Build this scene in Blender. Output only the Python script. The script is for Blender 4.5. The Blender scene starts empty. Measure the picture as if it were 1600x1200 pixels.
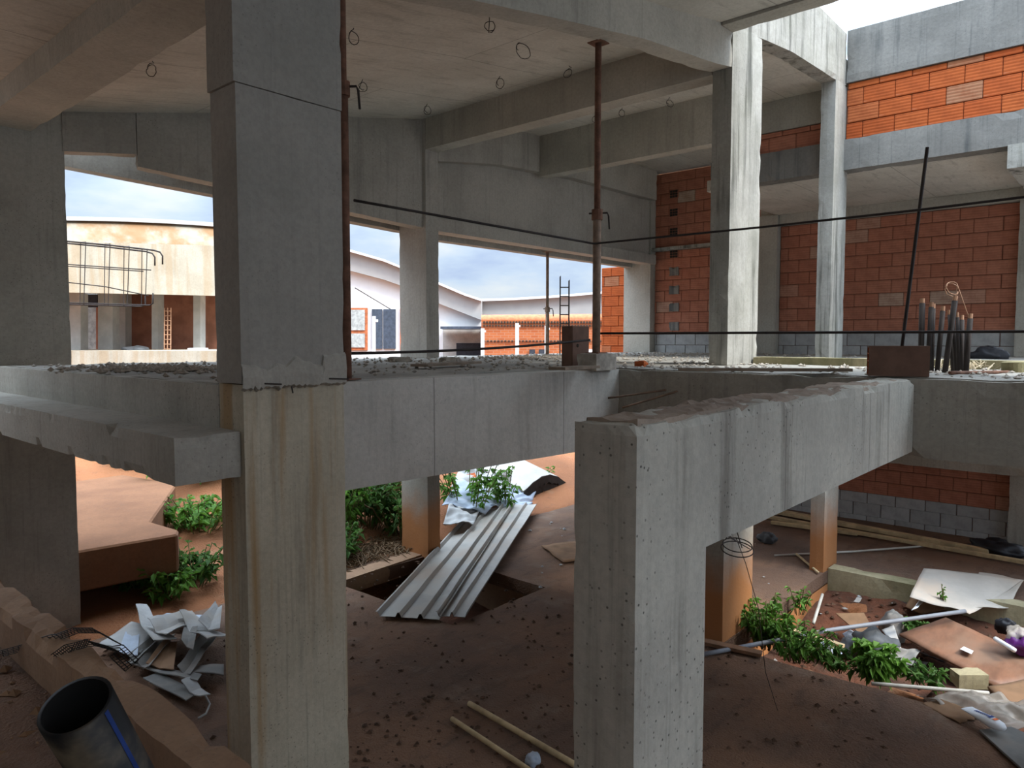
import bpy, bmesh, math, random
from mathutils import Vector, Matrix, noise

# ------------------------------------------------------------------ camera, sky, sun, exposure
# World axes: X runs along the near beams (to the right and away), Y runs across them (to the left and away), Z up; the eye is z = 0.
scene = bpy.context.scene
col = scene.collection
F = 1134.0
PITCH = math.atan(68 / 1134)
AZ = math.radians(41.36)
FW = Vector((math.cos(AZ) * math.cos(PITCH), math.sin(AZ) * math.cos(PITCH), -math.sin(PITCH)))
RT = Vector((math.sin(AZ), -math.cos(AZ), 0))
UP = RT.cross(FW)
cd = bpy.data.cameras.new('camera')
cd.sensor_width = 36; cd.lens = F / 1600 * 36; cd.clip_start = 0.05; cd.clip_end = 500
cam = bpy.data.objects.new('camera', cd)
col.objects.link(cam)
cam.matrix_world = Matrix(((RT.x, UP.x, -FW.x, 0), (RT.y, UP.y, -FW.y, 0), (RT.z, UP.z, -FW.z, 0), (0, 0, 0, 1)))
scene.camera = cam
scene.view_settings.view_transform = 'Standard'
scene.view_settings.look = 'None'
scene.view_settings.gamma = 1
scene.view_settings.use_curve_mapping = False
scene.view_settings.exposure = 1.45

w = bpy.data.worlds.new('overcast_sky'); scene.world = w; w.use_nodes = True
nt = w.node_tree; nt.nodes.clear()
def wn(t, **k):
    n = nt.nodes.new(t)
    for a, b in k.items(): setattr(n, a, b)
    return n
wo = wn('ShaderNodeOutputWorld'); bg = wn('ShaderNodeBackground'); tc = wn('ShaderNodeTexCoord')
sep = wn('ShaderNodeSeparateXYZ'); nt.links.new(tc.outputs['Generated'], sep.inputs[0])
mp = wn('ShaderNodeMapping'); mp.inputs['Scale'].default_value = (1.6, 1.6, 5.0); mp.inputs['Location'].default_value = (0.35, 0.9, 0.2)
nt.links.new(tc.outputs['Generated'], mp.inputs[0])
nz = wn('ShaderNodeTexNoise'); nz.inputs['Scale'].default_value = 3.4; nz.inputs['Detail'].default_value = 6; nz.inputs['Roughness'].default_value = 0.52
nt.links.new(mp.outputs[0], nz.inputs['Vector'])
rp = wn('ShaderNodeValToRGB')
rp.color_ramp.elements[0].position = 0.36; rp.color_ramp.elements[0].color = (0.52, 0.66, 0.92, 1)
rp.color_ramp.elements[1].position = 0.68; rp.color_ramp.elements[1].color = (0.92, 0.98, 1.0, 1)
e = rp.color_ramp.elements.new(0.48); e.color = (0.66, 0.81, 1.0, 1)
nt.links.new(nz.outputs['Fac'], rp.inputs[0])
mx_ = wn('ShaderNodeMath', operation='MAXIMUM'); mx_.inputs[1].default_value = 0.0; nt.links.new(sep.outputs['Z'], mx_.inputs[0])
pw = wn('ShaderNodeMath', operation='POWER'); pw.inputs[1].default_value = 2.3; nt.links.new(mx_.outputs[0], pw.inputs[0])
mr = wn('ShaderNodeMapRange'); mr.inputs['From Min'].default_value = 0.0; mr.inputs['From Max'].default_value = 1.0
mr.inputs['To Min'].default_value = 0.335; mr.inputs['To Max'].default_value = 4.3      # overcast: brightest overhead
nt.links.new(pw.outputs[0], mr.inputs['Value'])
nt.links.new(rp.outputs[0], bg.inputs['Color']); nt.links.new(mr.outputs[0], bg.inputs['Strength'])
nt.links.new(bg.outputs[0], wo.inputs[0])

sd = bpy.data.lights.new('hazy_sun', 'SUN'); sd.energy = 1.5; sd.angle = math.radians(14); sd.color = (1.0, 0.96, 0.88)
so = bpy.data.objects.new('hazy_sun', sd); col.objects.link(so)
so.rotation_euler = Vector((0.10, -0.72, 0.82)).to_track_quat('Z', 'Y').to_euler()

# ------------------------------------------------------------------ placing helpers (a sight line met with a real plane)
def ray(x, y): return FW * F + RT * (x - 800) + UP * (600 - y)
def PZ(x, y, z): r = ray(x, y); return r * (z / r.z)
def PX(x, y, u): r = ray(x, y); return r * (u / r.x)
def PY(x, y, v): r = ray(x, y); return r * (v / r.y)
def PD(x, y, d): return ray(x, y) / F * d
CE = [(-6, 2.12), (2.2, 2.13), (3.0, 2.26), (3.8, 2.40), (4.7, 2.55), (5.4, 2.64), (6.2, 2.76), (6.9, 2.87), (7.6, 2.96), (9.3, 3.06), (14, 3.10)]
def zc(u):
    for (a, za), (b, zb) in zip(CE, CE[1:]):
        if u <= b: return za + (zb - za) * (u - a) / (b - a)
    return CE[-1][1]
def PC(x, y):
    r = ray(x, y); t = 1.0 / F
    for i in range(4000):
        p = r * (t * (1 + i * 0.003) * 1.5)
        if p.z > zc(p.x): return p
    return p

# ------------------------------------------------------------------ mesh builder
class MB:
    def __init__(s): s.v = []; s.f = []
    def add(s, vs, fs):
        o = len(s.v); s.v += [tuple(p) for p in vs]; s.f += [tuple(i + o for i in q) for q in fs]; return s
    def hexa(s, p): return s.add(p, [(3, 2, 1, 0), (4, 5, 6, 7), (0, 1, 5, 4), (1, 2, 6, 5), (2, 3, 7, 6), (3, 0, 4, 7)])
    def box(s, x0, x1, y0, y1, z0, z1):
        return s.hexa([(x0, y0, z0), (x1, y0, z0), (x1, y1, z0), (x0, y1, z0), (x0, y0, z1), (x1, y0, z1), (x1, y1, z1), (x0, y1, z1)])
    def prism(s, poly, z0, z1):
        n = len(poly)
        return s.add([(p[0], p[1], z0) for p in poly] + [(p[0], p[1], z1) for p in poly],
                     [tuple(range(n - 1, -1, -1)), tuple(range(n, 2 * n))] + [(i, (i + 1) % n, n + (i + 1) % n, n + i) for i in range(n)])
    def slabpoly(s, pts, off):
        n = len(pts); off = Vector(off)
        return s.add([Vector(p) for p in pts] + [Vector(p) + off for p in pts],
                     [tuple(range(n - 1, -1, -1)), tuple(range(n, 2 * n))] + [(i, (i + 1) % n, n + (i + 1) % n, n + i) for i in range(n)])
    def tube(s, pts, r, n=8, cap=True):
        pts = [Vector(p) for p in pts]; vs = []; fs = []
        ref = None
        for i, p in enumerate(pts):
            d = (pts[min(i + 1, len(pts) - 1)] - pts[max(i - 1, 0)]).normalized()
            if ref is None: ref = d.orthogonal().normalized()
            a = (ref - d * ref.dot(d)).normalized(); b = d.cross(a); ref = a
            rr = r[i] if isinstance(r, (list, tuple)) else r
            vs += [p + (a * math.cos(2 * math.pi * k / n) + b * math.sin(2 * math.pi * k / n)) * rr for k in range(n)]
        for i in range(len(pts) - 1):
            fs += [(i * n + k, i * n + (k + 1) % n, (i + 1) * n + (k + 1) % n, (i + 1) * n + k) for k in range(n)]
        if cap: fs += [tuple(range(n - 1, -1, -1)), tuple(range((len(pts) - 1) * n, len(pts) * n))]
        return s.add(vs, fs)
    def beam(s, a, b, wd, ht):      # squared bar between two points
        a = Vector(a); b = Vector(b); d = (b - a).normalized()
        sd_ = d.cross(Vector((0, 0, 1)))
        sd_ = sd_.normalized() if sd_.length > 1e-4 else Vector((1, 0, 0))
        u_ = sd_.cross(d).normalized()
        q = lambda c: [c - sd_ * wd / 2 - u_ * ht / 2, c + sd_ * wd / 2 - u_ * ht / 2, c + sd_ * wd / 2 + u_ * ht / 2, c - sd_ * wd / 2 + u_ * ht / 2]
        return s.hexa(q(a) + q(b))
    def rough(s, x0, x1, y0, y1, z0, z1, cell=0.1, amp=0.003, edge=0.02, top=0.0, seed=0, xf=None, topchip=0.0, seam=()):
        ax = []
        for a, b in ((x0, x1), (y0, y1), (z0, z1)):
            n = max(1, min(90, int(round((b - a) / cell)))); ax.append([a + (b - a) * i / n for i in range(n + 1)])
        N = [len(a) - 1 for a in ax]; idx = {}; vs = []
        sv = Vector((seed * 3.1, seed * 1.7, seed * 5.3))
        def vid(i, j, k):
            key = (i, j, k)
            if key in idx: return idx[key]
            p = Vector((ax[0][i], ax[1][j], ax[2][k])); q = p + sv; ijk = (i, j, k)
            ends = [t for t in range(3) if ijk[t] in (0, N[t]) and (t, 0 if ijk[t] == 0 else 1) not in seam]
            if len(ends) >= 2:
                c = 0.003 + edge * max(0.0, noise.noise(q * 4.0) * 1.2 + noise.noise(q * 13.0) * 0.8 - 0.25)
                if 2 in ends and k == N[2] and topchip: c += topchip * max(0.0, noise.noise(q * 3.1) + 0.55 * noise.noise(q * 9.0))
                for t in ends: p[t] += c * (1 if ijk[t] == 0 else -1) * (0.7 if t == 2 else 1)
            elif ends:
                t = ends[0]; p[t] += amp * noise.noise(q * 5.0) * (1 if ijk[t] == 0 else -1)
            if k == N[2] and top: p.z += top * (noise.noise(q * 3.0) + 0.7 * noise.noise(q * 9.0) + 0.4 * noise.noise(q * 23.0))
            if xf: p = Vector(xf(p))
            idx[key] = len(vs); vs.append(p); return idx[key]
        fs = []
        for i in range(N[0]):
            for j in range(N[1]):
                fs.append((vid(i, j, 0), vid(i, j + 1, 0), vid(i + 1, j + 1, 0), vid(i + 1, j, 0)))
                fs.append((vid(i, j, N[2]), vid(i + 1, j, N[2]), vid(i + 1, j + 1, N[2]), vid(i, j + 1, N[2])))
        for i in range(N[0]):
            for k in range(N[2]):
                fs.append((vid(i, 0, k), vid(i + 1, 0, k), vid(i + 1, 0, k + 1), vid(i, 0, k + 1)))
                fs.append((vid(i, N[1], k), vid(i, N[1], k + 1), vid(i + 1, N[1], k + 1), vid(i + 1, N[1], k)))
        for j in range(N[1]):
            for k in range(N[2]):
                fs.append((vid(0, j, k), vid(0, j, k + 1), vid(0, j + 1, k + 1), vid(0, j + 1, k)))
                fs.append((vid(N[0], j, k), vid(N[0], j + 1, k), vid(N[0], j + 1, k + 1), vid(N[0], j, k + 1)))
        return s.add(vs, fs)
    def plate(s, xs, ys, inside, zf, t):     # a floor with holes: top, underside and the edges around the holes
        idx = {}; vs = []; fs = []
        def vid(i, j, lo):
            if (i, j, lo) not in idx:
                idx[(i, j, lo)] = len(vs); z = zf(xs[i], ys[j])
                vs.append((xs[i], ys[j], z - t if lo else z))
            return idx[(i, j, lo)]
        ins = {(i, j): inside((xs[i] + xs[i + 1]) / 2, (ys[j] + ys[j + 1]) / 2) for i in range(len(xs) - 1) for j in range(len(ys) - 1)}
        for (i, j), on in ins.items():
            if not on: continue
            fs.append((vid(i, j, 0), vid(i + 1, j, 0), vid(i + 1, j + 1, 0), vid(i, j + 1, 0)))
            if t:
                fs.append((vid(i, j, 1), vid(i, j + 1, 1), vid(i + 1, j + 1, 1), vid(i + 1, j, 1)))
                for di, dj, a, b in ((-1, 0, (i, j + 1), (i, j)), (1, 0, (i + 1, j), (i + 1, j + 1)), (0, -1, (i, j), (i + 1, j)), (0, 1, (i + 1, j + 1), (i, j + 1))):
                    if not ins.get((i + di, j + dj)): fs.append((vid(*a, 1), vid(*b, 1), vid(*b, 0), vid(*a, 0)))
        return s.add(vs, fs)
    def build(s, name, mat, parent=None, smooth=False, bevel=0.0):
        me = bpy.data.meshes.new(name); me.from_pydata(s.v, [], s.f); me.update()
        if bevel:
            bm = bmesh.new(); bm.from_mesh(me); bm.normal_update()
            ed = [x for x in bm.edges if len(x.link_faces) == 2 and x.calc_face_angle(0) > 0.5]
            bmesh.ops.bevel(bm, geom=ed, offset=bevel, segments=1, affect='EDGES', clamp_overlap=True)
            bm.to_mesh(me); bm.free()
        if smooth: me.polygons.foreach_set('use_smooth', [True] * len(me.polygons))
        me.materials.append(mat)
        o = bpy.data.objects.new(name, me); col.objects.link(o)
        if parent is not None:
            o.parent = parent; o.matrix_parent_inverse = Matrix.Translation(-parent.location)
        return o

def frange(a, b, step, extra=()):
    n = max(1, int(round((b - a) / step))); s = {round(a + (b - a) * i / n, 4) for i in range(n + 1)}
    for e_ in extra:
        s = {q for q in s if abs(q - e_) > step * 0.3 or q in (a, b)}; s.add(e_)
    return sorted(s)
def tag(o, label=None, cat=None, group=None, kind=None):
    if label: o['label'] = label
    if cat: o['category'] = cat
    if group: o['group'] = group
    if kind: o['kind'] = kind
    return o
def thing(name, label, cat, loc=(0, 0, 0), group=None):
    o = bpy.data.objects.new(name, None); o.location = Vector(loc); o.empty_display_size = 0.1; col.objects.link(o)
    return tag(o, label, cat, group)
def struct(o, label=None): return tag(o, label, kind='structure')

# ------------------------------------------------------------------ materials
class NT:
    def __init__(s, name):
        s.m = bpy.data.materials.new(name); s.m.use_nodes = True; s.t = s.m.node_tree; s.t.nodes.clear()
        s.out = s.n('ShaderNodeOutputMaterial'); s.b = s.n('ShaderNodeBsdfPrincipled'); s.l(s.b.outputs[0], s.out.inputs[0])
        s.tc = s.n('ShaderNodeTexCoord')
    def n(s, t): return s.t.nodes.new(t)
    def l(s, a, b): s.t.links.new(a, b)
    def noise(s, scale, detail=4, rough=0.55, sc=None, src=None):
        src = src or s.tc.outputs['Object']
        if sc:
            m = s.n('ShaderNodeMapping'); m.inputs['Scale'].default_value = sc; s.l(src, m.inputs[0]); src = m.outputs[0]
        x = s.n('ShaderNodeTexNoise'); x.inputs['Scale'].default_value = scale; x.inputs['Detail'].default_value = detail; x.inputs['Roughness'].default_value = rough
        s.l(src, x.inputs['Vector']); return x.outputs['Fac']
    def ramp(s, v, a, b, lo=0.0, hi=1.0):
        m = s.n('ShaderNodeMapRange'); m.interpolation_type = 'SMOOTHSTEP'
        m.inputs['From Min'].default_value = a; m.inputs['From Max'].default_value = b
        m.inputs['To Min'].default_value = lo; m.inputs['To Max'].default_value = hi
        s.l(v, m.inputs['Value']); return m.outputs[0]
    def mul(s, a, b):
        m = s.n('ShaderNodeMath'); m.operation = 'MULTIPLY'
        for i, x in enumerate((a, b)):
            if isinstance(x, (int, float)): m.inputs[i].default_value = x
            else: s.l(x, m.inputs[i])
        return m.outputs[0]
    def addm(s, a, b, op='ADD'):
        m = s.n('ShaderNodeMath'); m.operation = op
        for i, x in enumerate((a, b)):
            if isinstance(x, (int, float)): m.inputs[i].default_value = x
            else: s.l(x, m.inputs[i])
        return m.outputs[0]
    def mix(s, f, a, b, mode='MIX'):
        m = s.n('ShaderNodeMix'); m.data_type = 'RGBA'; m.blend_type = mode
        if isinstance(f, (int, float)): m.inputs[0].default_value = f
        else: s.l(f, m.inputs[0])
        for i, x in ((6, a), (7, b)):
            if isinstance(x, tuple): m.inputs[i].default_value = (*x[:3], 1)
            else: s.l(x, m.inputs[i])
        return m.outputs[2]
    def bump(s, h, strength=0.3, dist=0.01):
        b = s.n('ShaderNodeBump'); b.inputs['Strength'].default_value = strength; b.inputs['Distance'].default_value = dist
        s.l(h, b.inputs['Height']); s.l(b.outputs[0], s.b.inputs['Normal'])
    def fin(s, c, rough=0.9, metal=0.0, spec=0.3):
        if isinstance(c, tuple): s.b.inputs['Base Color'].default_value = (*c, 1)
        else: s.l(c, s.b.inputs['Base Color'])
        s.b.inputs['Roughness'].default_value = rough; s.b.inputs['Metallic'].default_value = metal; s.b.inputs['Specular IOR Level'].default_value = spec
        return s.m

def concrete(name, c1, c2, streak=0.35, streak_col=(0.07, 0.068, 0.06), rust=0.0, soil=None, soil_col=(0.42, 0.17, 0.055), pores=0.5, boards=None, moss=0.0, thr=(0.52, 0.72)):
    t = NT(name); z = t.noise(1.5, 7, 0.6)
    c = t.mix(t.ramp(z, 0.32, 0.68), c1, c2)
    fine = t.noise(34, 4, 0.65)
    c = t.mix(t.ramp(fine, 0.3, 0.75, 0.0, 0.28), c, tuple(x * 0.55 for x in c2))
    if streak:
        st = t.mul(t.ramp(t.noise(1.0, 5, 0.6, (9, 9, 0.55)), *thr), t.ramp(t.noise(0.8, 3), 0.35, 0.6))
        c = t.mix(t.mul(st, streak), c, streak_col)
        fs_ = t.ramp(t.noise(1.0, 3, 0.6, (34, 34, 1.1)), 0.56, 0.72)
        c = t.mix(t.mul(fs_, streak * 0.5), c, streak_col)
    if rust:
        r = t.mul(t.ramp(t.noise(1.0, 4, 0.6, (5.5, 5.5, 0.22)), 0.44, 0.60), rust)
        c = t.mix(r, c, (0.36, 0.22, 0.09))
    if moss:
        c = t.mix(t.mul(t.ramp(t.noise(2.2, 5), 0.45, 0.65), moss), c, (0.10, 0.11, 0.04))
    if pores:
        pv = t.n('ShaderNodeTexVoronoi'); pv.inputs['Scale'].default_value = 38; t.l(t.tc.outputs['Object'], pv.inputs['Vector'])
        gate = t.ramp(t.noise(2.0, 3), 0.42, 0.62)
        pd_ = t.mul(t.ramp(pv.outputs['Distance'], 0.10, 0.20, 1, 0), gate)
        c = t.mix(t.mul(pd_, pores), c, (0.05, 0.048, 0.042))
    if boards:
        bt = t.n('ShaderNodeTexBrick'); m = t.n('ShaderNodeMapping'); m.inputs['Rotation'].default_value = boards[1]
        t.l(t.tc.outputs['Object'], m.inputs[0]); t.l(m.outputs[0], bt.inputs['Vector'])
        bt.inputs['Scale'].default_value = 1.0; bt.inputs['Brick Width'].default_value = boards[0][0]; bt.inputs['Row Height'].default_value = boards[0][1]
        bt.inputs['Mortar Size'].default_value = 0.006; bt.inputs['Mortar Smooth'].default_value = 0.6
        bt.inputs['Color1'].default_value = (0, 0, 0, 1); bt.inputs['Color2'].default_value = (0.25, 0.25, 0.25, 1); bt.inputs['Mortar'].default_value = (1, 1, 1, 1)
        c = t.mix(t.mul(bt.outputs['Fac'], 0.55), c, (0.08, 0.072, 0.06))
        c = t.mix(t.mul(t.ramp(t.noise(1, 5, 0.65, boards[2]), 0.5, 0.75), 0.35), c, (0.12, 0.10, 0.075))
    if soil:
        sx = t.n('ShaderNodeSeparateXYZ'); t.l(t.tc.outputs['Object'], sx.inputs[0])
        zz = t.addm(sx.outputs['Z'], t.mul(t.noise(2.5, 5), 0.7))
        c = t.mix(t.ramp(zz, soil[0] + 0.35, soil[1] + 0.35, 0.95, 0.0), c, soil_col)
    h = t.addm(t.mul(fine, 0.6), t.noise(6, 5))
    t.bump(h, 0.35, 0.012)
    return t.fin(c, 0.92)

def flat(name, c, rough=0.7, metal=0.0, var=0.25, scale=8.0, dirt=None, bump=0.0, alpha=1.0, sc=None):
    t = NT(name); z = t.noise(scale, 5, 0.6, sc)
    k = t.mix(t.ramp(z, 0.3, 0.7), tuple(x * (1 - var) for x in c), tuple(min(1, x * (1 + var)) for x in c))
    if dirt: k = t.mix(t.mul(t.ramp(t.noise(scale * 0.5, 6), 0.45, 0.68), dirt[1]), k, dirt[0])
    if bump: t.bump(t.noise(scale * 3, 4), bump, 0.01)
    m = t.fin(k, rough, metal)
    t.b.inputs['Alpha'].default_value = alpha
    return m

def brickmat(name, c1, c2, c3, groove=True, src='Object'):
    t = NT(name); oi = t.n('ShaderNodeObjectInfo')
    rr = t.n('ShaderNodeValToRGB'); cr = rr.color_ramp
    cr.elements[0].color = (*c1, 1); cr.elements[1].color = (*c2, 1); cr.elements[1].position = 0.93
    x = cr.elements.new(0.985); x.color = (*c3, 1)
    t.l(oi.outputs['Random'], rr.inputs[0])
    c = t.mix(t.ramp(t.noise(9, 5, 0.65), 0.35, 0.75, 0, 0.45), rr.outputs[0], tuple(q * 0.55 for q in c1))
    c = t.mix(t.ramp(t.noise(5, 4, 0.6, (1, 1, 7)), 0.62, 0.8, 0, 0.4), c, (0.45, 0.33, 0.24))
    if groove:
        wv = t.n('ShaderNodeTexWave'); wv.bands_direction = 'Z'; wv.inputs['Scale'].default_value = 9.0; wv.inputs['Distortion'].default_value = 0.4
        t.l(t.tc.outputs['Object'], wv.inputs['Vector'])
        c = t.mix(t.ramp(wv.outputs['Fac'], 0.0, 0.3, 0.35, 0.0), c, tuple(q * 0.5 for q in c1))
        t.bump(wv.outputs['Fac'], 0.35, 0.006)
    return t.fin(c, 0.9)

M = {}
M['conc'] = concrete('grey_concrete', (0.46, 0.435, 0.375), (0.36, 0.34, 0.29), 0.3)
M['conc_k'] = concrete('stained_column_concrete', (0.56, 0.50, 0.38), (0.45, 0.40, 0.30), 0.45, rust=0.8)
M['conc_b'] = concrete('pitted_beam_concrete', (0.54, 0.515, 0.44), (0.42, 0.40, 0.345), 0.4, pores=0.85, boards=((1.15, 6), (math.pi / 2, 0, 0), (9, 9, 0.6)))
M['conc_up'] = concrete('render_patched_concrete', (0.38, 0.36, 0.32), (0.32, 0.305, 0.27), 0.15, pores=0.3)
M['conc_a'] = concrete('smooth_beam_concrete', (0.55, 0.525, 0.47), (0.46, 0.44, 0.39), 0.2, pores=0.3, boards=((1.22, 6), (math.pi / 2, 0, 0), (7, 7, 0.5)))
M['conc_w'] = concrete('weathered_pale_concrete', (0.42, 0.405, 0.36), (0.30, 0.29, 0.255), 0.85, (0.055, 0.055, 0.045), thr=(0.48, 0.66), moss=0.12)
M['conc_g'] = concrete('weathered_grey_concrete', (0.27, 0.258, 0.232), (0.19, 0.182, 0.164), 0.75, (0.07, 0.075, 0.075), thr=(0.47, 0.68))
M['conc_soil'] = concrete('soil_splashed_concrete', (0.44, 0.42, 0.36), (0.34, 0.32, 0.27), 0.3, soil=(-2.45, -1.75))
M['ceil'] = concrete('board_marked_ceiling', (0.63, 0.595, 0.52), (0.52, 0.485, 0.415), 0, pores=0.15, boards=((2.4, 1.2), (0, 0, 0.0), (2.5, 14, 1)))
M['soffit'] = concrete('beam_concrete', (0.48, 0.445, 0.375), (0.38, 0.355, 0.30), 0.25, pores=0.3)
M['facade'] = concrete('fascia_concrete', (0.47, 0.44, 0.385), (0.37, 0.345, 0.30), 0.3, pores=0.5)
M['slabtop'] = concrete('dusty_slab', (0.42, 0.395, 0.345), (0.25, 0.235, 0.205), 0, pores=0.9)
M['kerbm'] = concrete('mossy_kerb', (0.42, 0.36, 0.22), (0.30, 0.26, 0.15), 0.4, moss=0.5)
M['brokentop'] = concrete('broken_concrete', (0.40, 0.32, 0.25), (0.26, 0.20, 0.155), 0, pores=0.8)
M['earthc'] = concrete('earth_coated_concrete', (0.36, 0.22, 0.13), (0.26, 0.155, 0.095), 0.15, pores=0.3)
M['landing'] = concrete('orange_dust_concrete', (0.26, 0.12, 0.058), (0.20, 0.09, 0.044), 0.1, pores=0.3)
M['block'] = brickmat('concrete_block', (0.36, 0.36, 0.35), (0.44, 0.44, 0.43), (0.30, 0.30, 0.29), False)
M['brick'] = brickmat('clay_block', (0.40, 0.15, 0.09), (0.48, 0.20, 0.125), (0.48, 0.37, 0.28))
M['brick2'] = brickmat('bright_clay_block', (0.41, 0.082, 0.018), (0.46, 0.11, 0.027), (0.36, 0.17, 0.09))
M['mortar'] = flat('mortar', (0.24, 0.11, 0.07), 0.95)

def floor_mat():
    t = NT('earth_dusted_floor'); z = t.noise(0.9, 8, 0.62)
    c = t.mix(t.ramp(z, 0.35, 0.65), (0.20, 0.11, 0.066), (0.14, 0.085, 0.058))
    c = t.mix(t.ramp(t.noise(2.3, 6, 0.6), 0.52, 0.72, 0, 0.55), c, (0.23, 0.165, 0.12))
    c = t.mix(t.ramp(t.noise(7, 6, 0.7), 0.60, 0.72, 0, 0.6), c, (0.10, 0.055, 0.035))
    c = t.mix(t.ramp(t.noise(30, 4, 0.7), 0.62, 0.74, 0, 0.5), c, (0.09, 0.05, 0.035))
    c = t.mix(t.ramp(t.noise(1.0, 6, 0.65, (2.2, 6, 1)), 0.5, 0.7, 0, 0.5), c, (0.075, 0.05, 0.036))
    t.bump(t.addm(t.noise(14, 6), t.noise(60, 3)), 0.6, 0.025); return t.fin(c, 0.95)
M['floor'] = floor_mat()
def earth_mat():
    t = NT('red_earth'); z = t.noise(0.6, 8, 0.65)
    c = t.mix(t.ramp(z, 0.35, 0.65), (0.30, 0.12, 0.05), (0.22, 0.088, 0.038))
    c = t.mix(t.ramp(t.noise(4, 6, 0.7), 0.55, 0.75, 0, 0.6), c, (0.16, 0.075, 0.04))
    c = t.mix(t.ramp(t.noise(1.7, 5), 0.58, 0.7, 0, 0.35), c, (0.32, 0.20, 0.12))
    t.bump(t.addm(t.noise(10, 6), t.noise(45, 3)), 0.7, 0.03); return t.fin(c, 0.97)
M['earth'] = earth_mat()
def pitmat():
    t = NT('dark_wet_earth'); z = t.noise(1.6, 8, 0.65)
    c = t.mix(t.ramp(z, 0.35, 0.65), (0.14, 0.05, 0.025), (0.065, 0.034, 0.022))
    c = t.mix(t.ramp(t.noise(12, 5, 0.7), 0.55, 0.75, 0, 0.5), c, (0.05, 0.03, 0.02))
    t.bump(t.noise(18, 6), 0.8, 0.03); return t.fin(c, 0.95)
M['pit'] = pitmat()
M['rebar'] = flat('dark_rebar', (0.045, 0.036, 0.032), 0.75, 0.3)
M['rustprop'] = flat('rusty_prop_steel', (0.17, 0.085, 0.055), 0.8, 0.2, 0.35, 14)
M['rustpale'] = flat('dusty_prop_steel', (0.26, 0.18, 0.13), 0.85, 0.1, 0.3, 14)
M['wire'] = flat('dark_wire', (0.05, 0.04, 0.035), 0.7)
M['wirepale'] = flat('pale_wire', (0.45, 0.25, 0.15), 0.7)
M['blackpipe'] = flat('scuffed_black_plastic', (0.012, 0.012, 0.013), 0.45, 0, 0.3, 7, dirt=((0.24, 0.18, 0.11), 0.75))
M['blackin'] = flat('pipe_inside', (0.01, 0.009, 0.008), 0.8)
M['blue'] = flat('blue_stripe', (0.02, 0.055, 0.22), 0.5)
M['steel'] = flat('weathered_zinc_sheet', (0.36, 0.34, 0.305), 0.5, 0.3, 0.15, 3, dirt=((0.30, 0.21, 0.14), 0.55))
M['tin'] = flat('pale_roof_sheet', (0.36, 0.335, 0.29), 0.6, 0.1, 0.1, 3, dirt=((0.40, 0.32, 0.24), 0.3))
M['dark'] = flat('near_black_brown', (0.035, 0.028, 0.022), 0.95)  # very dark brown for brick holes, roofing end strips and dentils
M['paper'] = flat('grimy_white_board', (0.40, 0.40, 0.39), 0.85, 0, 0.12, 5, dirt=((0.33, 0.27, 0.2), 0.45))
M['paper2'] = flat('pale_blue_plastic', (0.38, 0.44, 0.53), 0.5, 0, 0.12, 5, dirt=((0.4, 0.34, 0.28), 0.3))
M['paper3'] = flat('grey_card', (0.20, 0.195, 0.18), 0.9, 0, 0.2, 5, dirt=((0.2, 0.14, 0.1), 0.4))
M['cream'] = flat('soiled_white_sheet', (0.46, 0.41, 0.35), 0.75, 0, 0.08, 4, dirt=((0.52, 0.36, 0.24), 0.5))
M['card'] = flat('brown_cardboard', (0.25, 0.145, 0.08), 0.95, 0, 0.2, 5, dirt=((0.2, 0.11, 0.06), 0.4))
M['ply'] = flat('wet_plywood', (0.22, 0.105, 0.06), 0.5, 0, 0.25, 3, dirt=((0.24, 0.15, 0.10), 0.85), sc=(1, 2.5, 1))
M['claydark'] = flat('brown_clay', (0.15, 0.085, 0.06), 0.9, 0, 0.2, 6)
M['oldwood'] = flat('grey_old_wood', (0.22, 0.17, 0.125), 0.9, 0, 0.25, 6)
M['timber'] = flat('pale_timber', (0.52, 0.39, 0.22), 0.85, 0, 0.25, 6)
M['plank'] = flat('brown_plank', (0.23, 0.125, 0.07), 0.85, 0, 0.25, 6)
M['pvc'] = flat('grey_pipe', (0.21, 0.22, 0.245), 0.4, 0, 0.1, 6)
M['whitepipe'] = flat('white_pipe', (0.50, 0.47, 0.41), 0.5, 0, 0.15, 6)
M['bag'] = flat('dark_grey_bag', (0.075, 0.08, 0.085), 0.6, 0, 0.3, 5)
M['black'] = flat('black_plastic', (0.015, 0.015, 0.018), 0.5)
M['purple'] = flat('purple_plastic', (0.12, 0.02, 0.16), 0.4)
M['clear'] = flat('clear_wrap', (0.50, 0.44, 0.37), 0.25, 0, 0.15, 12, alpha=0.6)
M['white'] = flat('white_plastic', (0.80, 0.82, 0.84), 0.4, 0, 0.03)
M['orange'] = flat('orange_print', (0.75, 0.16, 0.04), 0.5)
M['straw'] = flat('frayed_straw', (0.72, 0.62, 0.45), 0.9)
M['stone'] = flat('rubble_stone', (0.34, 0.30, 0.25), 0.95, 0, 0.3, 9)
M['mesh'] = flat('black_netting', (0.02, 0.02, 0.02), 0.6)
def leafmat(name, a, b):
    t = NT(name); c = t.mix(t.ramp(t.noise(6, 3), 0.35, 0.65), a, b)
    m = t.fin(c, 0.6); tr = t.n('ShaderNodeBsdfTranslucent'); t.l(c, tr.inputs[0])
    mx = t.n('ShaderNodeMixShader'); mx.inputs[0].default_value = 0.3
    t.l(t.b.outputs[0], mx.inputs[1]); t.l(tr.outputs[0], mx.inputs[2]); t.l(mx.outputs[0], t.out.inputs[0]); return m
M['leaf'] = leafmat('fresh_leaf', (0.13, 0.27, 0.035), (0.075, 0.18, 0.025))
M['leaf2'] = leafmat('deep_leaf', (0.05, 0.12, 0.022), (0.09, 0.19, 0.035))
M['crumb'] = flat('dark_crumbs', (0.09, 0.05, 0.03), 0.95, 0, 0.4, 9)
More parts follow.
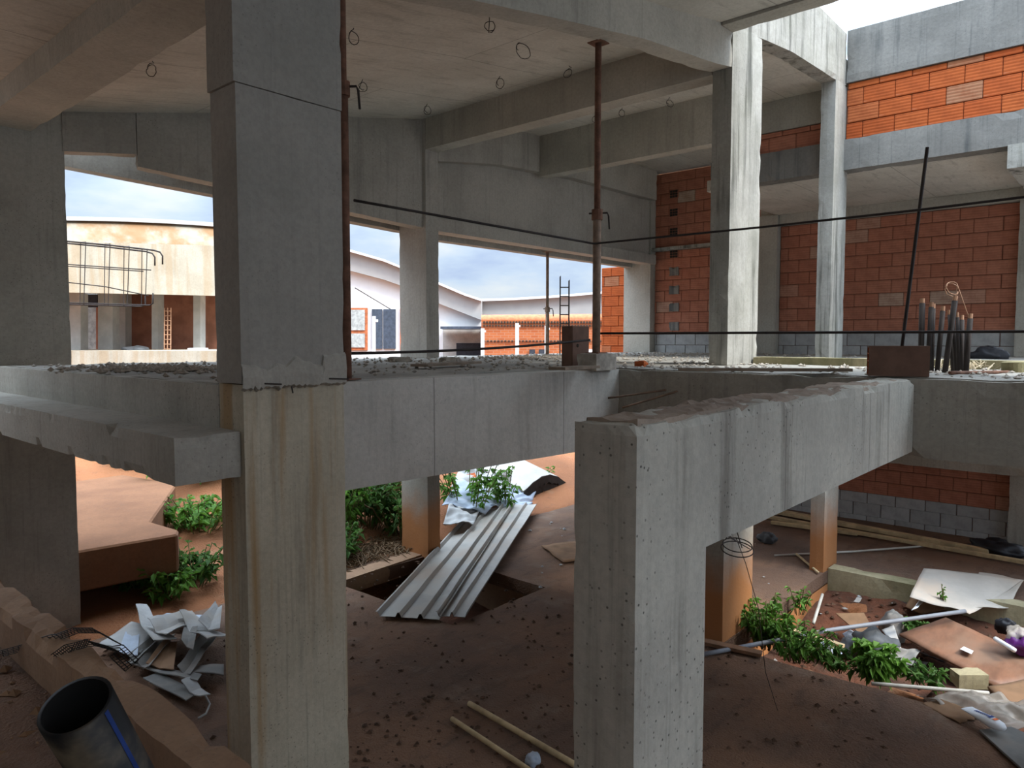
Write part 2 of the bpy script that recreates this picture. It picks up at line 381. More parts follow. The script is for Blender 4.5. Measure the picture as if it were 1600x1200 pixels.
M['stem'] = flat('plant_stem', (0.14, 0.13, 0.05), 0.8)
M['dry'] = flat('dry_stalk', (0.17, 0.11, 0.06), 0.9)
# ------------------------------------------------------------------ large structure
SL = -0.225      # top of the raised slab
GR = -2.80       # lower floor
def slab_in(x, y):
    if y > 7.55 or x > 12.4 or y < -2.5 or x < 1.84: return False
    if y > 3.46: return True
    if y > 2.87: return x > 4.99
    return 4.99 < x < 6.88 or x > 9.03
xs = frange(1.84, 12.4, 0.16, (4.99, 6.88, 9.03)); ys = frange(-2.5, 7.55, 0.16, (2.87, 3.46))
def slz(x, y):
    b = min(abs(x - 1.8), 1)
    return SL + 0.012 * noise.noise((x * 2.3, y * 2.3, 0)) + 0.007 * noise.noise((x * 9, y * 9, 3))
struct(MB().plate(xs, ys, slab_in, slz, 0.14).build('floor', M['slabtop'], smooth=False), 'raised dusty concrete slab around the open shaft')
def pit1(x, y): return 4.86 < x < 6.32 and 5.06 < y < 6.98
def low_in(x, y):
    if x < 1.26 or y > 7.32 or x > 12.2: return False
    if pit1(x, y): return False
    if y < 2.86 and 6.2 < x < 9.1: return False
    return True
xs = frange(1.26, 12.2, 0.2, (4.86, 6.32, 6.2, 9.1)); ys = frange(-4, 7.32, 0.2, (5.06, 6.98, 2.86))
def lowz(x, y): return GR + 0.014 * noise.noise((x * 1.1, y * 1.1, 5)) + 0.008 * noise.noise((x * 6, y * 6, 1))
struct(MB().plate(xs, ys, low_in, lowz, 0.16).build('floor', M['floor']), 'lower earth-covered floor under the slab')
# ground outside and under everything
def gz(x, y):
    inside = 1.26 < x < 12.2 and y < 7.25
    n = 0.07 * noise.noise((x * 0.9, y * 0.9, 2)) + 0.03 * noise.noise((x * 3, y * 3, 7))
    if inside:
        z = -3.32
        if 6.2 < x < 9.1 and y < 2.86: z = -3.22 + 0.22 * max(0, (x - 8.2)) + n * 1.2 + (0.14 if y < 1.4 and x < 7.0 else 0)
        return z
    s = 0.0
    if y > 7.25:
        d = y - 7.6
        s = max(0, min(1.75, d * (0.22 if x > 5 else 0.17)))
    return -2.86 + s + n
xs = frange(-4, 26, 0.35, (1.26, 12.2)); ys = frange(-6, 34, 0.35, (7.25,))
struct(MB().plate(xs, ys, lambda x, y: True, gz, 0).build('ground', M['earth'], smooth=True), 'red earth ground around the building')
xs = frange(6.15, 9.15, 0.1); ys = frange(-2.5, 2.9, 0.1)
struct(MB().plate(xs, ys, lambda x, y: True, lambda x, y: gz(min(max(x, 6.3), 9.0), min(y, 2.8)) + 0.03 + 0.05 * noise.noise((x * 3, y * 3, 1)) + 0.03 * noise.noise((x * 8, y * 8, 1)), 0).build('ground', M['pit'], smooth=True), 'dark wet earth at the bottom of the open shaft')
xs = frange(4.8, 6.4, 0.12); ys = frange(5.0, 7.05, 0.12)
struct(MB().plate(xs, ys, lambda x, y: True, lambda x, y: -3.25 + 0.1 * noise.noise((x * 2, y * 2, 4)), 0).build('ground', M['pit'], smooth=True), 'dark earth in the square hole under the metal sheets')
# sides of the holes
mb = MB(); mb.box(6.2, 9.1, 2.86, 2.98, -3.5, GR - 0.15); struct(mb.build('trim_1', M['conc_soil']), 'orange-stained concrete side of the shaft')
mb = MB(); mb.box(6.08, 6.2, -4, 2.86, -3.5, GR - 0.15); struct(mb.build('trim_2', M['earthc']), 'near earth side of the shaft')
mb = MB(); mb.rough(9.08, 9.3, -2.5, 2.86, -3.3, GR + 0.03, 0.12, 0.01, 0.05, seed=4); struct(mb.build('trim_3', M['kerbm']), 'mossy far edge of the shaft')
mb = MB(); mb.box(4.74, 4.86, 4.95, 7.0, -3.4, GR - 0.15); mb.box(4.86, 6.32, 4.95, 5.06, -3.4, GR - 0.15); mb.box(6.32, 6.44, 4.95, 7.0, -3.4, GR - 0.15)
struct(mb.build('trim_4', M['earthc']), 'concrete sides of the square hole')
# ceilings
def ceiling(name, x0, x1, y0, y1, lab):
    xs = frange(x0, x1, 0.3, [c for c, _ in CE if x0 < c < x1]); ys = frange(y0, y1, 0.5)
    o = MB().plate(xs, ys, lambda x, y: True, lambda x, y: zc(x) + 0.30, 0.30).build(name, M['ceil']); return struct(o, lab)
ceiling('ceiling', -3.0, 6.0, -3.6, 7.95, 'board-marked concrete ceiling rising to the right')
ceiling('ceiling', 6.0, 12.4, 2.88, 7.5, 'board-marked concrete ceiling beyond the pale column')
struct(MB().box(9.42, 12.3, -2.5, 4.7, 2.05, 2.2).build('ceiling', M['ceil']), 'flat ceiling in front of the back brick wall')
struct(MB().box(11.98, 12.12, -2.5, 5.0, 2.05, 3.08).build('wall_back', M['conc']))
# walls behind the camera that keep the landing dim
struct(MB().box(-3.2, -3.0, -3.6, 12, -3, 2.5).build('wall_left', M['conc']))
struct(MB().box(-3.0, 6.08, -2.4, -2.2, -3, -0.3).build('wall_right', M['conc']))

# ------------------------------------------------------------------ columns and beams
def column(x0, x1, y0, y1, z0, z1, mat, label, seed, cell=0.09, edge=0.009, name='column'):
    return tag(MB().rough(x0, x1, y0, y1, z0, z1, cell, 0.003, edge, seed=seed).build(name, mat), label, 'column')
# nearest column: stained shaft below, patched shaft above, joint of dripped mortar between
k1 = thing('column', 'nearest column, grey above and rust-streaked below a ragged joint', 'column', (2.1, 3.45, GR))
MB().rough(1.80, 2.40, 3.35, 3.60, GR, -0.215, 0.07, 0.003, 0.008, seed=1).build('lower_shaft', M['conc_k'], k1)
MB().rough(1.785, 2.395, 3.335, 3.59, -0.215, 1.235, 0.07, 0.003, 0.006, seed=2).build('upper_shaft', M['conc_up'], k1)
MB().rough(1.775, 2.398, 3.331, 3.60, 1.235, 2.14, 0.05, 0.003, 0.012, seed=3).build('column_head', M['conc_up'], k1)
mb = MB(); random.seed(5)
n = 56; top = []; bot = []
for i in range(n + 1):
    x = 1.785 + 0.61 * i / n
    h = -0.115 + 0.045 * noise.noise((x * 5, 3, 1)) + 0.03 * noise.noise((x * 17, 1, 1)) + (0.05 if x > 2.25 else 0)
    d = -0.235 - 0.02 * abs(noise.noise((x * 60, 0, 0))) - random.random() * 0.012
    top.append((x, h)); bot.append((x, d))
vs = []; fs = []
for (x, h), (_, d) in zip(top, bot):
    vs += [(x, 3.338, h), (x, 3.325, h - 0.015), (x, 3.318, (h + d) / 2), (x, 3.322, d + 0.012), (x, 3.345, d)]
for i in range(n):
    for k in range(4): fs.append((i * 5 + k, i * 5 + k + 1, i * 5 + k + 6, i * 5 + k + 5))
mb.add(vs, fs); tag(mb.build('mortar_joint', M['conc'], k1), 'ragged mortar bulge at slab level')
for a, b in (((1.90, 3.318, -0.215), (1.99, 3.312, -0.222)), ((2.28, 3.318, -0.205), (2.40, 3.31, -0.212)), ((2.055, 3.325, -0.235), (2.06, 3.322, -0.272))):
    MB().tube([a, b], 0.004, 6).build('nail', M['rebar'], k1)
column(1.78, 2.47, 7.87, 8.4, -3.2, 2.2, M['conc'], 'dark column at the left edge of the view', 6)
column(6.20, 6.42, 6.90, 7.42, -3.2, SL, M['conc_soil'], 'lower column with orange splashed foot beside the metal sheets', 8, 0.07)
column(6.20, 6.42, 6.90, 7.42, SL, 2.77, M['facade'], 'upper facade column between the two open bays', 9, 0.07)
column(6.20, 6.86, 2.87, 3.06, -3.3, SL, M['conc_soil'], 'lower column with orange foot behind the hanging wire ring', 10, 0.08)
column(6.20, 6.86, 2.87, 3.06, SL, 2.85, M['conc_w'], 'tall pale column with black streaks at the shaft corner', 11, 0.08, 0.012)
column(8.95, 9.45, 2.87, 3.04, -3.4, SL, M['conc_soil'], 'lower column with orange foot at the far shaft corner', 12, 0.08)
column(8.95, 9.45, 2.87, 3.04, SL, 3.04, M['conc_w'], 'pale column under the parapet corner', 13, 0.08, 0.012)
column(11.82, 12.1, 7.0, 7.58, SL, 3.08, M['conc'], 'grey wall column where the facade meets the back brick wall', 14)
column(11.85, 12.1, 4.66, 4.98, SL, 2.05, M['conc'], 'grey wall column half hidden behind the pale column', 15)
column(11.85, 12.1, 1.1, 1.40, SL, 2.05, M['conc'], 'grey wall column at the right edge', 16)
column(11.80, 12.1, 0.9, 1.38, GR, SL - 0.1, M['conc'], 'lower wall column at the right edge', 17)

def beam(x0, x1, y0, y1, z0, z1, mat, label, seed, cell=0.1, edge=0.012, xf=None, top=0.0, topchip=0.0, name='beam'):
    return tag(MB().rough(x0, x1, y0, y1, z0, z1, cell, 0.004, edge, top, seed, xf, topchip).build(name, mat), label, 'beam')
# near edge beam of the slab
def xfa(p): return (p.x, p.y - 0.065 * (p.x - 2.4), p.z)
beam(2.402, 4.95, 3.37, 3.62, -0.845, -0.228, M['conc_a'], 'long grey slab-edge beam running back from the nearest column', 20, 0.09, 0.01, xfa)
beam(4.95, 5.2, -2.5, 3.42, -0.72, -0.232, M['conc'], 'slab-edge beam across the far side of the opening', 21, 0.1, 0.03)
# stub beam with its post
pb = thing('stub_beam', 'pitted concrete beam with broken top on a stub post in the foreground', 'beam', (1.9, 1.2, GR))
MB().rough(1.757, 2.20, 1.077, 1.30, GR, -0.68, 0.035, 0.003, 0.007, seed=23, seam=((2, 1),)).build('post', M['conc_b'], pb)
MB().rough(1.757, 4.949, 1.077, 1.30, -0.68, -0.238, 0.035, 0.003, 0.007, 0.012, 23, None, 0.06, seam=((2, 0),)).build('beam_body', M['conc_b'], pb)
mb = MB().rough(1.79, 4.93, 1.095, 1.285, -0.262, -0.232, 0.03, 0.002, 0.02, 0.02, 77, None, 0.02)
tag(mb.build('broken_top', M['brokentop'], pb), 'rough brown broken top of the beam')
# left edge beam and ledge
beam(1.80, 2.05, 3.60, 7.87, -0.46, -0.228, M['conc'], 'left slab-edge beam above the ledge', 24, 0.09, 0.01)
beam(1.47, 1.98, 3.38, 7.86, -0.68, -0.45, M['conc'], 'ledge beam jutting left of the nearest column with a chipped underside', 25, 0.06, 0.05, lambda p: (min(p.x, 1.797) if p.y < 3.6 else p.x, p.y, p.z))
# ceiling beams
beam(1.80, 2.20, 3.60, 7.87, 1.93, 2.3, M['soffit'], 'ceiling beam at upper left over the nearest column', 26, 0.15, 0.02)
FB = [(2.3, 1.90), (3.2, 2.05), (4.0, 2.17), (4.95, 2.30), (5.94, 2.37), (6.3, 2.42)]
def lerp(t, x):
    for (a, za), (b, zb) in zip(t, t[1:]):
        if x <= b: return za + (zb - za) * (x - a) / (b - a)
    return t[-1][1]
def xff(p):
    k = (p.z)
    return (p.x, p.y - 0.10 * (p.x - 2.4), lerp(FB, p.x) * (1 - k) + (zc(p.x) + 0.1) * k)
tag(MB().rough(2.40, 6.199, 3.25, 3.45, 0, 1, 0.12, 0.004, 0.02, 0, 27, xff).build('beam', M['soffit']), 'ceiling beam sloping from the nearest column to the pale column', 'beam')
beam(6.20, 6.42, 3.06, 6.90, 2.38, 2.85, M['soffit'], 'ceiling beam from the facade column to the pale column', 28, 0.12)
beam(8.45, 8.65, 3.9, 6.90, 2.42, 3.05, M['soffit'], 'second ceiling beam further back', 29, 0.12)
beam(6.0, 6.2, -3.6, 2.88, 2.70, 3.12, M['soffit'], 'edge beam of the roof overhang at top right', 30, 0.12)
# parapets and wall beams round the open shaft
def xfp(p):
    k = p.z
    return (p.x, p.y, (zc(p.x) - 0.02) * (1 - k) + 3.645 * k)
tag(MB().rough(6.2, 9.3, 2.87, 3.05, 0, 1, 0.09, 0.004, 0.02, 0, 31, xfp).build('parapet', M['conc_w']), 'pale streaked parapet beam with a curved underside over the pale columns', 'beam')
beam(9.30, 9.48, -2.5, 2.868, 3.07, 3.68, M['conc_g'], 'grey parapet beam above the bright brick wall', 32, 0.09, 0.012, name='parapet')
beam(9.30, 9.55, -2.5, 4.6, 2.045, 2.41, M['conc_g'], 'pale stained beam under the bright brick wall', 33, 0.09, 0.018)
beam(9.32, 9.48, 3.05, 4.6, 2.67, 3.06, M['conc'], 'short grey beam above the narrow brick strip', 34, 0.1)
beam(9.25, 12.0, 1.0, 1.22, 1.80, 2.05, M['conc_w'], 'pale beam end at the right edge below the parapet wall', 35, 0.08)
beam(11.9, 12.12, -2.5, 4.66, 1.87, 2.05, M['conc'], 'beam along the top of the back brick wall', 36)
beam(11.7, 12.05, -2.5, 6.9, -1.82, -1.30, M['conc'], 'grey beam over the lower brick wall', 37)
tag(MB().rough(11.85, 12.1, 4.98, 7.0, 1.64, 1.70, 0.1, 0.003, 0.02, seed=38).build('lintel', M['conc_w']), 'thin pale lintel band across the left back brick wall', 'lintel')
# slab-level kerb beside the shaft
beam(6.72, 6.9, -2.5, 2.86, -0.42, -0.155, M['kerbm'], 'low mossy yellow kerb beside the pale column', 39, 0.09, 0.03, name='kerb')
beam(9.0, 9.2, -2.5, 2.87, -0.85, -0.23, M['conc'], 'slab-edge beam on the far side of the shaft', 40)
# facade fascias
fa, fb_ = Vector((2.45, 7.86)), Vector((6.2, 6.95))
fd = (fb_ - fa).normalized(); fn = Vector((-fd.y, fd.x))
fl = (fb_ - fa).length
def fas(name, s0, s1, off, th, zlo, zhi, label, seed, mat='facade'):
    def xf(p):
        q = fa + fd * p.x + fn * p.y
        lo = zlo(q.x) if callable(zlo) else zlo; hi = zhi(q.x) if callable(zhi) else zhi
        return (q.x, q.y, lo * (1 - p.z) + hi * p.z)
    return tag(MB().rough(s0, s1, off, off + th, 0, 1, 0.12, 0.004, 0.02, 0, seed, xf).build(name, M[mat]), label, 'beam')
fas('fascia', 0.0, 0.64, 0.0, 0.18, lambda u: 1.80 + 0.1 * (u - 2.45), lambda u: zc(u) + 0.01, 'short raised end of the facade fascia at the left', 41)
fas('fascia', 0.64, fl, 0.0, 0.18, lambda u: 1.74 - 0.105 * (u - 3.1), lambda u: zc(u) + 0.01, 'deep facade fascia over the left open bay', 42)
fas('fascia', -0.3, fl, 0.46, 0.16, lambda u: 1.755 - 0.091 * (u - 2.6), 2.4, 'outer dark fascia beam behind the left open bay', 43)
def xfu(p): return (p.x, p.y, (zc(p.x) - 0.52) * (1 - p.z) + (zc(p.x) + 0.005) * p.z)
tag(MB().rough(6.42, 11.85, 6.90, 7.04, 0, 1, 0.15, 0.004, 0.02, 0, 44, xfu).build('fascia', M['facade']), 'curved upper fascia over the right open bay', 'beam')
tag(MB().rough(6.42, 11.85, 7.04, 7.16, 1.56, 2.7, 0.15, 0.004, 0.01, seed=45).build('fascia', M['facade']), 'recessed panel under the curved fascia', 'beam')
beam(6.42, 11.9, 6.93, 7.16, 1.40, 1.57, M['facade'], 'thin lower lip of the right bay fascia', 46, 0.12, name='fascia')
beam(6.42, 12.1, 7.40, 7.56, 1.37, 2.3, M['facade'], 'outer dark fascia beam behind the right open bay', 47, 0.15, name='fascia')
beam(1.8, 12.2, 7.4, 7.55, -0.62, -0.36, M['conc'], 'slab-edge beam under the facade', 48, 0.2)
struct(MB().prism([(1.9, 8.4), (2.42, 8.4), (3.02, 11.3), (1.9, 11.3)], 0.40, 1.40).build('trim_5', M['conc']), 'beam end behind the left column that holds the rebar cage')
# kerbs on the lower level
beam(4.6, 6.2, 7.02, 7.26, -2.98, GR + 0.02, M['earthc'], 'earth-stained kerb beside the splashed column foot', 49, 0.08, 0.02, lambda p: (p.x, p.y + 0.07 * (p.x - 6.2), p.z), name='kerb')
tag(MB().rough(1.10, 1.262, 0.4, 7.8, GR - 0.1, -1.50, 0.07, 0.006, 0.05, 0.012, 50, None, 0.06).build('kerb', M['earthc']), 'dark earth-covered kerb running down the lower left', 'kerb')
xs = frange(-3.0, 1.11, 0.2); ys = frange(-2.5, 12, 0.25)
struct(MB().plate(xs, ys, lambda x, y: True, lambda x, y: -1.74 + 0.05 * noise.noise((x * 1.5, y * 1.5, 3)) + 0.02 * noise.noise((x * 7, y * 7, 3)), 0.2).build('floor', M['floor'], smooth=True), 'dark earth landing at the lower left')
lp = [(1.2, 8.05), (2.47, 7.97), (3.43, 7.86), (3.52, 8.03), (3.47, 8.65), (4.57, 10.5), (4.62, 10.9), (4.4, 12.2), (3.6, 14.5), (1.2, 14.5)]
mb = MB().prism(lp, -2.52, -2.10)
tag(mb.build('landing', M['landing'], bevel=0.02), 'earth-dusted concrete landing with a notched edge behind the left column', 'landing')

# ------------------------------------------------------------------ brick walls, brick by brick
bmesh_cache = {}
def brick_mesh(L, T, H, mat):
    key = (round(L, 2), round(T, 2), round(H, 2), mat.name)
    if key not in bmesh_cache:
        m_ = MB().box(0, T, 0, key[0], 0, key[2]); o = m_.build('brick', mat, bevel=0.006)
        bmesh_cache[key] = o.data; bpy.data.objects.remove(o)
    return bmesh_cache[key]
def lay(wall, name, u, v0, v1, z0, z1, L, H, mat, seed, off0=0.0, T=0.1):
    rnd = random.Random(seed); z = z0; r = 0
    while z < z1 - 0.025:
        h = min(H, z1 - z); v = v1 + ((r % 2) * L / 2 + off0) % L - L
        v = v1 - (((r % 2) * 0.5 + off0) % 1) * L
        edges = [v1] if v < v1 - 0.02 else []
        while v > v0 + 0.02: edges.append(v); v -= L
        edges.append(v0)
        for a, b in zip(edges, edges[1:]):
            if a - b < 0.03: continue
            me = brick_mesh(max(0.02, a - b - 0.007), T, max(0.02, h - 0.004), mat)
            o = bpy.data.objects.new(name, me); col.objects.link(o)
            o.location = (u + rnd.uniform(-0.004, 0.004), b + 0.0035, z); o.parent = wall
        z += H; r += 1
def wall(name, u, v0, v1, z0, z1, label, back=0.025, T=0.16):
    return struct(MB().box(u + back, u + T, v0, v1, z0, z1).build(name, M['mortar']), label)
wl = wall('wall_back', 11.98, 1.4, 4.66, SL - 0.05, 1.87, 'back brick wall on two courses of grey block')
lay(wl, 'concrete_block', 11.98, 1.4, 4.66, SL - 0.05, 0.125, 0.40, 0.195, M['block'], 1, 0.2)
lay(wl, 'brick', 11.98, 1.4, 4.66, 0.125, 1.87, 0.345, 0.197, M['brick'], 2, 0.4)
wl = wall('wall_back', 11.98, 4.98, 7.0, SL - 0.05, 3.05, 'tall brick wall between facade column and pale column')
lay(wl, 'concrete_block', 11.98, 4.98, 7.0, SL - 0.05, 0.125, 0.40, 0.195, M['block'], 3, 0.6)
lay(wl, 'brick', 11.98, 4.98, 7.0, 0.125, 1.64, 0.345, 0.197, M['brick'], 4, 0.1)
lay(wl, 'brick', 11.98, 4.98, 7.0, 1.70, 3.05, 0.345, 0.197, M['brick'], 5, 0.3)
for i, (py) in enumerate((303, 332, 362, 397, 424, 453, 480, 510)):
    p = PX(1053, py, 11.97)
    if i < 4:
        o = MB().box(11.965, 12.0, p.y - 0.09, p.y + 0.09, p.z - 0.075, p.z + 0.075).build('vent_brick', M['brick'], wl)
        for a in range(3):
            for b in range(3):
                MB().box(11.955, 11.968, p.y - 0.075 + a * 0.053, p.y - 0.075 + a * 0.053 + 0.042, p.z - 0.066 + b * 0.046, p.z - 0.066 + b * 0.046 + 0.037).build('vent_hole', M['dark'], o)  # solid dark boxes stand for the shade inside the vent holes
    else:
        MB().rough(11.96, 12.0, p.y - 0.10, p.y + 0.10, p.z - 0.08, p.z + 0.08, 0.04, 0.005, 0.03, seed=i).build('mortar_patch', M['conc_g'], wl)
wl = wall('wall_right', 9.33, -2.5, 2.868, 2.40, 3.08, 'bright orange brick wall under the grey parapet', T=0.15)
lay(wl, 'brick', 9.33, -2.5, 2.868, 2.405, 3.07, 0.345, 0.197, M['brick2'], 6, 0.55)
wl = wall('wall_right', 9.34, 3.05, 4.6, 2.40, 2.68, 'narrow brick strip between two beams beside the pale column', T=0.13)
lay(wl, 'brick', 9.34, 3.05, 4.6, 2.405, 2.67, 0.345, 0.197, M['brick'], 7, 0.3)
wl = wall('wall_back', 11.98, 0.9, 6.9, GR, -1.8, 'dim lower brick wall behind the timber poles')
lay(wl, 'concrete_block', 11.98, 0.9, 6.9, GR - 0.12, -2.36, 0.40, 0.20, M['block'], 8, 0.2)
lay(wl, 'brick', 11.98, 0.9, 6.9, -2.36, -1.8, 0.345, 0.197, M['brick'], 9, 0.5)
wl = wall('wall_back', 12.2, 7.58, 8.35, -0.5, 1.45, 'outdoor brick wall edge beside the facade column')
lay(wl, 'brick', 12.2, 7.58, 8.35, -0.5, 1.45, 0.345, 0.197, M['brick2'], 10, 0.2)

# ------------------------------------------------------------------ props, guard bars, reinforcement
def arc(c, r, a0, a1, n, ax, ay):
    c = Vector(c); ax = Vector(ax); ay = Vector(ay)
    return [c + ax * (r * math.cos(a0 + (a1 - a0) * i / n)) + ay * (r * math.sin(a0 + (a1 - a0) * i / n)) for i in range(n + 1)]
def prop(x, y, z0, zm, z1, r, label, group, hook=True, mats=('rustprop', 'rustprop')):
    t = thing('steel_prop', label, 'prop', (x, y, z0), group)
    MB().tube([(x, y, z0), (x, y, zm)], r, 12).build('outer_tube', M[mats[1]], t, True)
    MB().tube([(x, y, zm), (x, y, z1)], r * 0.78, 12).build('inner_tube', M[mats[0]], t, True)
    MB().tube([(x, y, zm - 0.05), (x, y, zm + 0.03)], r * 1.35, 12).build('collar', M[mats[0]], t)
    MB().box(x - 0.06, x + 0.06, y - 0.06, y + 0.06, z1 - 0.008, z1).build('head_plate', M[mats[0]], t)
    MB().box(x - 0.06, x + 0.06, y - 0.06, y + 0.06, z0, z0 + 0.008).build('base_plate', M[mats[0]], t)
    if hook:
        MB().tube([(x - 0.04, y + 0.05, zm), (x + 0.05, y - 0.06, zm + 0.005), (x + 0.06, y - 0.065, zm - 0.02), (x + 0.065, y - 0.07, zm - 0.12)], 0.007, 6).build('handle', M['rebar'], t)
    return t
prop(2.50, 3.47, SL, 1.42, 2.18, 0.031, 'rusty steel prop standing tight behind the nearest column', 'steel props')
prop(4.70, 3.12 + 0.14, -0.10, 0.98, 2.268, 0.032, 'tall rusty prop on a concrete block at the slab corner', 'steel props', mats=('rustprop', 'rustpale'))
prop(9.05, 7.22, SL, 0.50, 1.40, 0.03, 'far slim prop standing in the right open bay', 'steel props', mats=('rustpale', 'rustpale'))
tag(MB().rough(4.56, 4.84, 3.16, 3.36, SL - 0.008, -0.10, 0.04, 0.004, 0.02, seed=60).build('concrete_block', M['stone']), 'small rough concrete block under the tall prop', 'block')
b = thing('hollow_brick', 'brown hollow brick standing upright behind the tall prop', 'brick', (4.75, 3.5, SL))
MB().box(4.63, 4.86, 3.44, 3.55, SL, 0.115).build('brick_body', M['claydark'], b, bevel=0.006)
MB().tube([(4.70, 3.436, -0.04), (4.70, 3.445, -0.04)], 0.014, 8).build('hole', M['dark'], b)  # dark disc painted as the shade in a small hole

def cord(name, pts, r, mat, label, cat, sag=0.0, n=8, sides=6):
    P = [Vector(p) for p in pts]; out = []
    for a, c in zip(P, P[1:]):
        for i in range(n):
            t_ = i / n; q = a.lerp(c, t_); q.z -= sag * 4 * t_ * (1 - t_); out.append(q)
    out.append(P[-1]); return tag(MB().tube(out, r, sides).build(name, mat, smooth=True), label, cat)
cord('guard_bar', [PY(553, 313, 3.50), (4.66, 3.26, 0.745), PX(1190, 355, 4.93), PX(1437, 328, 4.93), PX(1600, 308, 4.93), (4.93, -2.4, 0.86)], 0.008, M['rebar'], 'upper guard bar tied along the slab edge past the tall prop', 'bar')
cord('guard_bar', [(2.53, 3.50, -0.075), (4.64, 3.28, 0.005)], 0.009, M['rebar'], 'lower guard bar between the two rusty props', 'bar', 0.02)
cord('guard_bar', [(4.73, 3.24, 0.055), PX(1400, 519, 4.93), PX(1600, 518, 4.93), (4.93, -2.4, 0.05)], 0.009, M['rebar'], 'lower guard bar running right from the tall prop', 'bar')
cord('rebar', [PX(1409, 545, 5.0), PX(1449, 230, 4.97)], 0.010, M['rebar'], 'thin upright rebar leaning beside the clay block', 'rebar')
cord('rebar', [PX(950, 622, 4.72), PX(1043, 609, 4.96)], 0.008, M['rustpale'], 'upper of two bars sticking out of the far opening beam', 'rebar')
cord('rebar', [PX(972, 637, 4.70), PX(1060, 611, 4.96)], 0.008, M['rustpale'], 'lower of two bars sticking out of the far opening beam', 'rebar')

# clay block with open cells lying on the beam end
a0 = PD(1357, 589, 4.55); a1 = PD(1452, 588, 4.43); a0.z = a1.z = -0.222
ex = (a1 - a0); LB = ex.length; ex.normalize(); ey = Vector((-ex.y, ex.x, 0)); HB = 0.188; WB = 0.13
bt = thing('clay_block', 'brown hollow clay block lying on the end of the foreground beam', 'brick', a0)
def bp(l, w_, h): return a0 + ex * l + ey * w_ + Vector((0, 0, h))
def bbox(l0, l1, w0, w1, h0, h1): return MB().hexa([bp(l0, w0, h0), bp(l1, w0, h0), bp(l1, w1, h0), bp(l0, w1, h0), bp(l0, w0, h1), bp(l1, w0, h1), bp(l1, w1, h1), bp(l0, w1, h1)])
tw = 0.010
bbox(0, LB, 0, tw, 0, HB).build('side_wall', M['claydark'], bt); bbox(0, LB, WB - tw, WB, 0, HB).build('side_wall', M['claydark'], bt)
bbox(0, LB, tw, WB - tw, 0, tw).build('bottom_wall', M['claydark'], bt); bbox(0, LB, tw, WB - tw, HB - tw, HB).build('top_wall', M['claydark'], bt)
for i in (1, 2): bbox(0.0, LB, i * WB / 3 - 0.004, i * WB / 3 + 0.004, tw, HB - tw).build('web', M['brick2'], bt)
for i in (1, 2, 3): bbox(0.0, LB - 0.002, tw, WB - tw, i * HB / 4 - 0.004, i * HB / 4 + 0.004).build('web', M['brick2'], bt)
bbox(0.05, 0.06, tw, WB - tw, tw, HB - tw).build('cell_end', M['dark'], bt)  # dark plate across the cells stands in for their inner shade

# bundle of black bars behind the block
spec = [(1438, 590, 1441, 474, 5.9, .020, 'tall leftmost'), (1449, 590, 1455, 480, 5.9, .017, 'second from left'), (1456, 588, 1459, 482, 6.0, .012, 'slim third'),
        (1464, 586, 1473, 486, 5.9, .017, 'short leaning'), (1476, 588, 1492, 470, 5.8, .019, 'tallest slanting'), (1489, 586, 1484, 492, 6.1, .015, 'back slim left'),
        (1494, 588, 1488, 486, 6.0, .012, 'left-leaning thin'), (1498, 586, 1496, 496, 5.9, .012, 'blue-grey middle'), (1502, 588, 1503, 500, 6.0, .016, 'short middle right'),
        (1508, 588, 1510, 520, 5.9, .012, 'shortest'), (1509, 586, 1516, 498, 5.9, .018, 'rightmost')]
for x0, y0, x1, y1, u, r, d in spec:
    t = thing('starter_bar', d + ' black bar in the bundle behind the clay block', 'bar', PX(x0, y0, u), 'black bars in the bundle')
    p0 = PX(x0, y0, u); p0.z = SL; p1 = PX(x1, y1, u + 0.06)
    MB().tube([p0, p1], r, 8).build('rod', M['rebar'], t, True)
    MB().tube([p1, p1 + (p1 - p0).normalized() * 0.035], r * 0.8, 8).build('frayed_tip', M['wirepale'], t)
def curl(name, c, r, label, cat, mat, seed, n=26, turns=1.6, stemv=(0, 0, 0), wr=0.004, grp=None):
    rnd = random.Random(seed); pts = []
    if stemv != (0, 0, 0): pts.append(Vector(c) - Vector(stemv))
    ph = rnd.random() * 6; tilt = Vector((rnd.uniform(-1, 1), rnd.uniform(-1, 1), rnd.uniform(-.4, .4)))
    A = RT.copy(); B = (UP + tilt * 0.35).normalized()
    for i in range(n):
        t_ = i / (n - 1); an = ph + t_ * turns * 2 * math.pi; rr = r * (1 - 0.3 * t_ + 0.15 * math.sin(an * 1.7))
        pts.append(Vector(c) + A * math.cos(an) * rr + B * math.sin(an) * rr + FW * (rnd.uniform(-.2, .2) * r))
    return tag(MB().tube(pts, wr, 5).build(name, mat, smooth=True), label, cat, grp)
curl('wire_coil', PX(1487, 452, 6.0), 0.055, 'pale looped tie wire curling above the black bar bundle', 'wire', M['wirepale'], 1, 30, 1.8, (0.02, 0.12, 0.22), 0.0035)
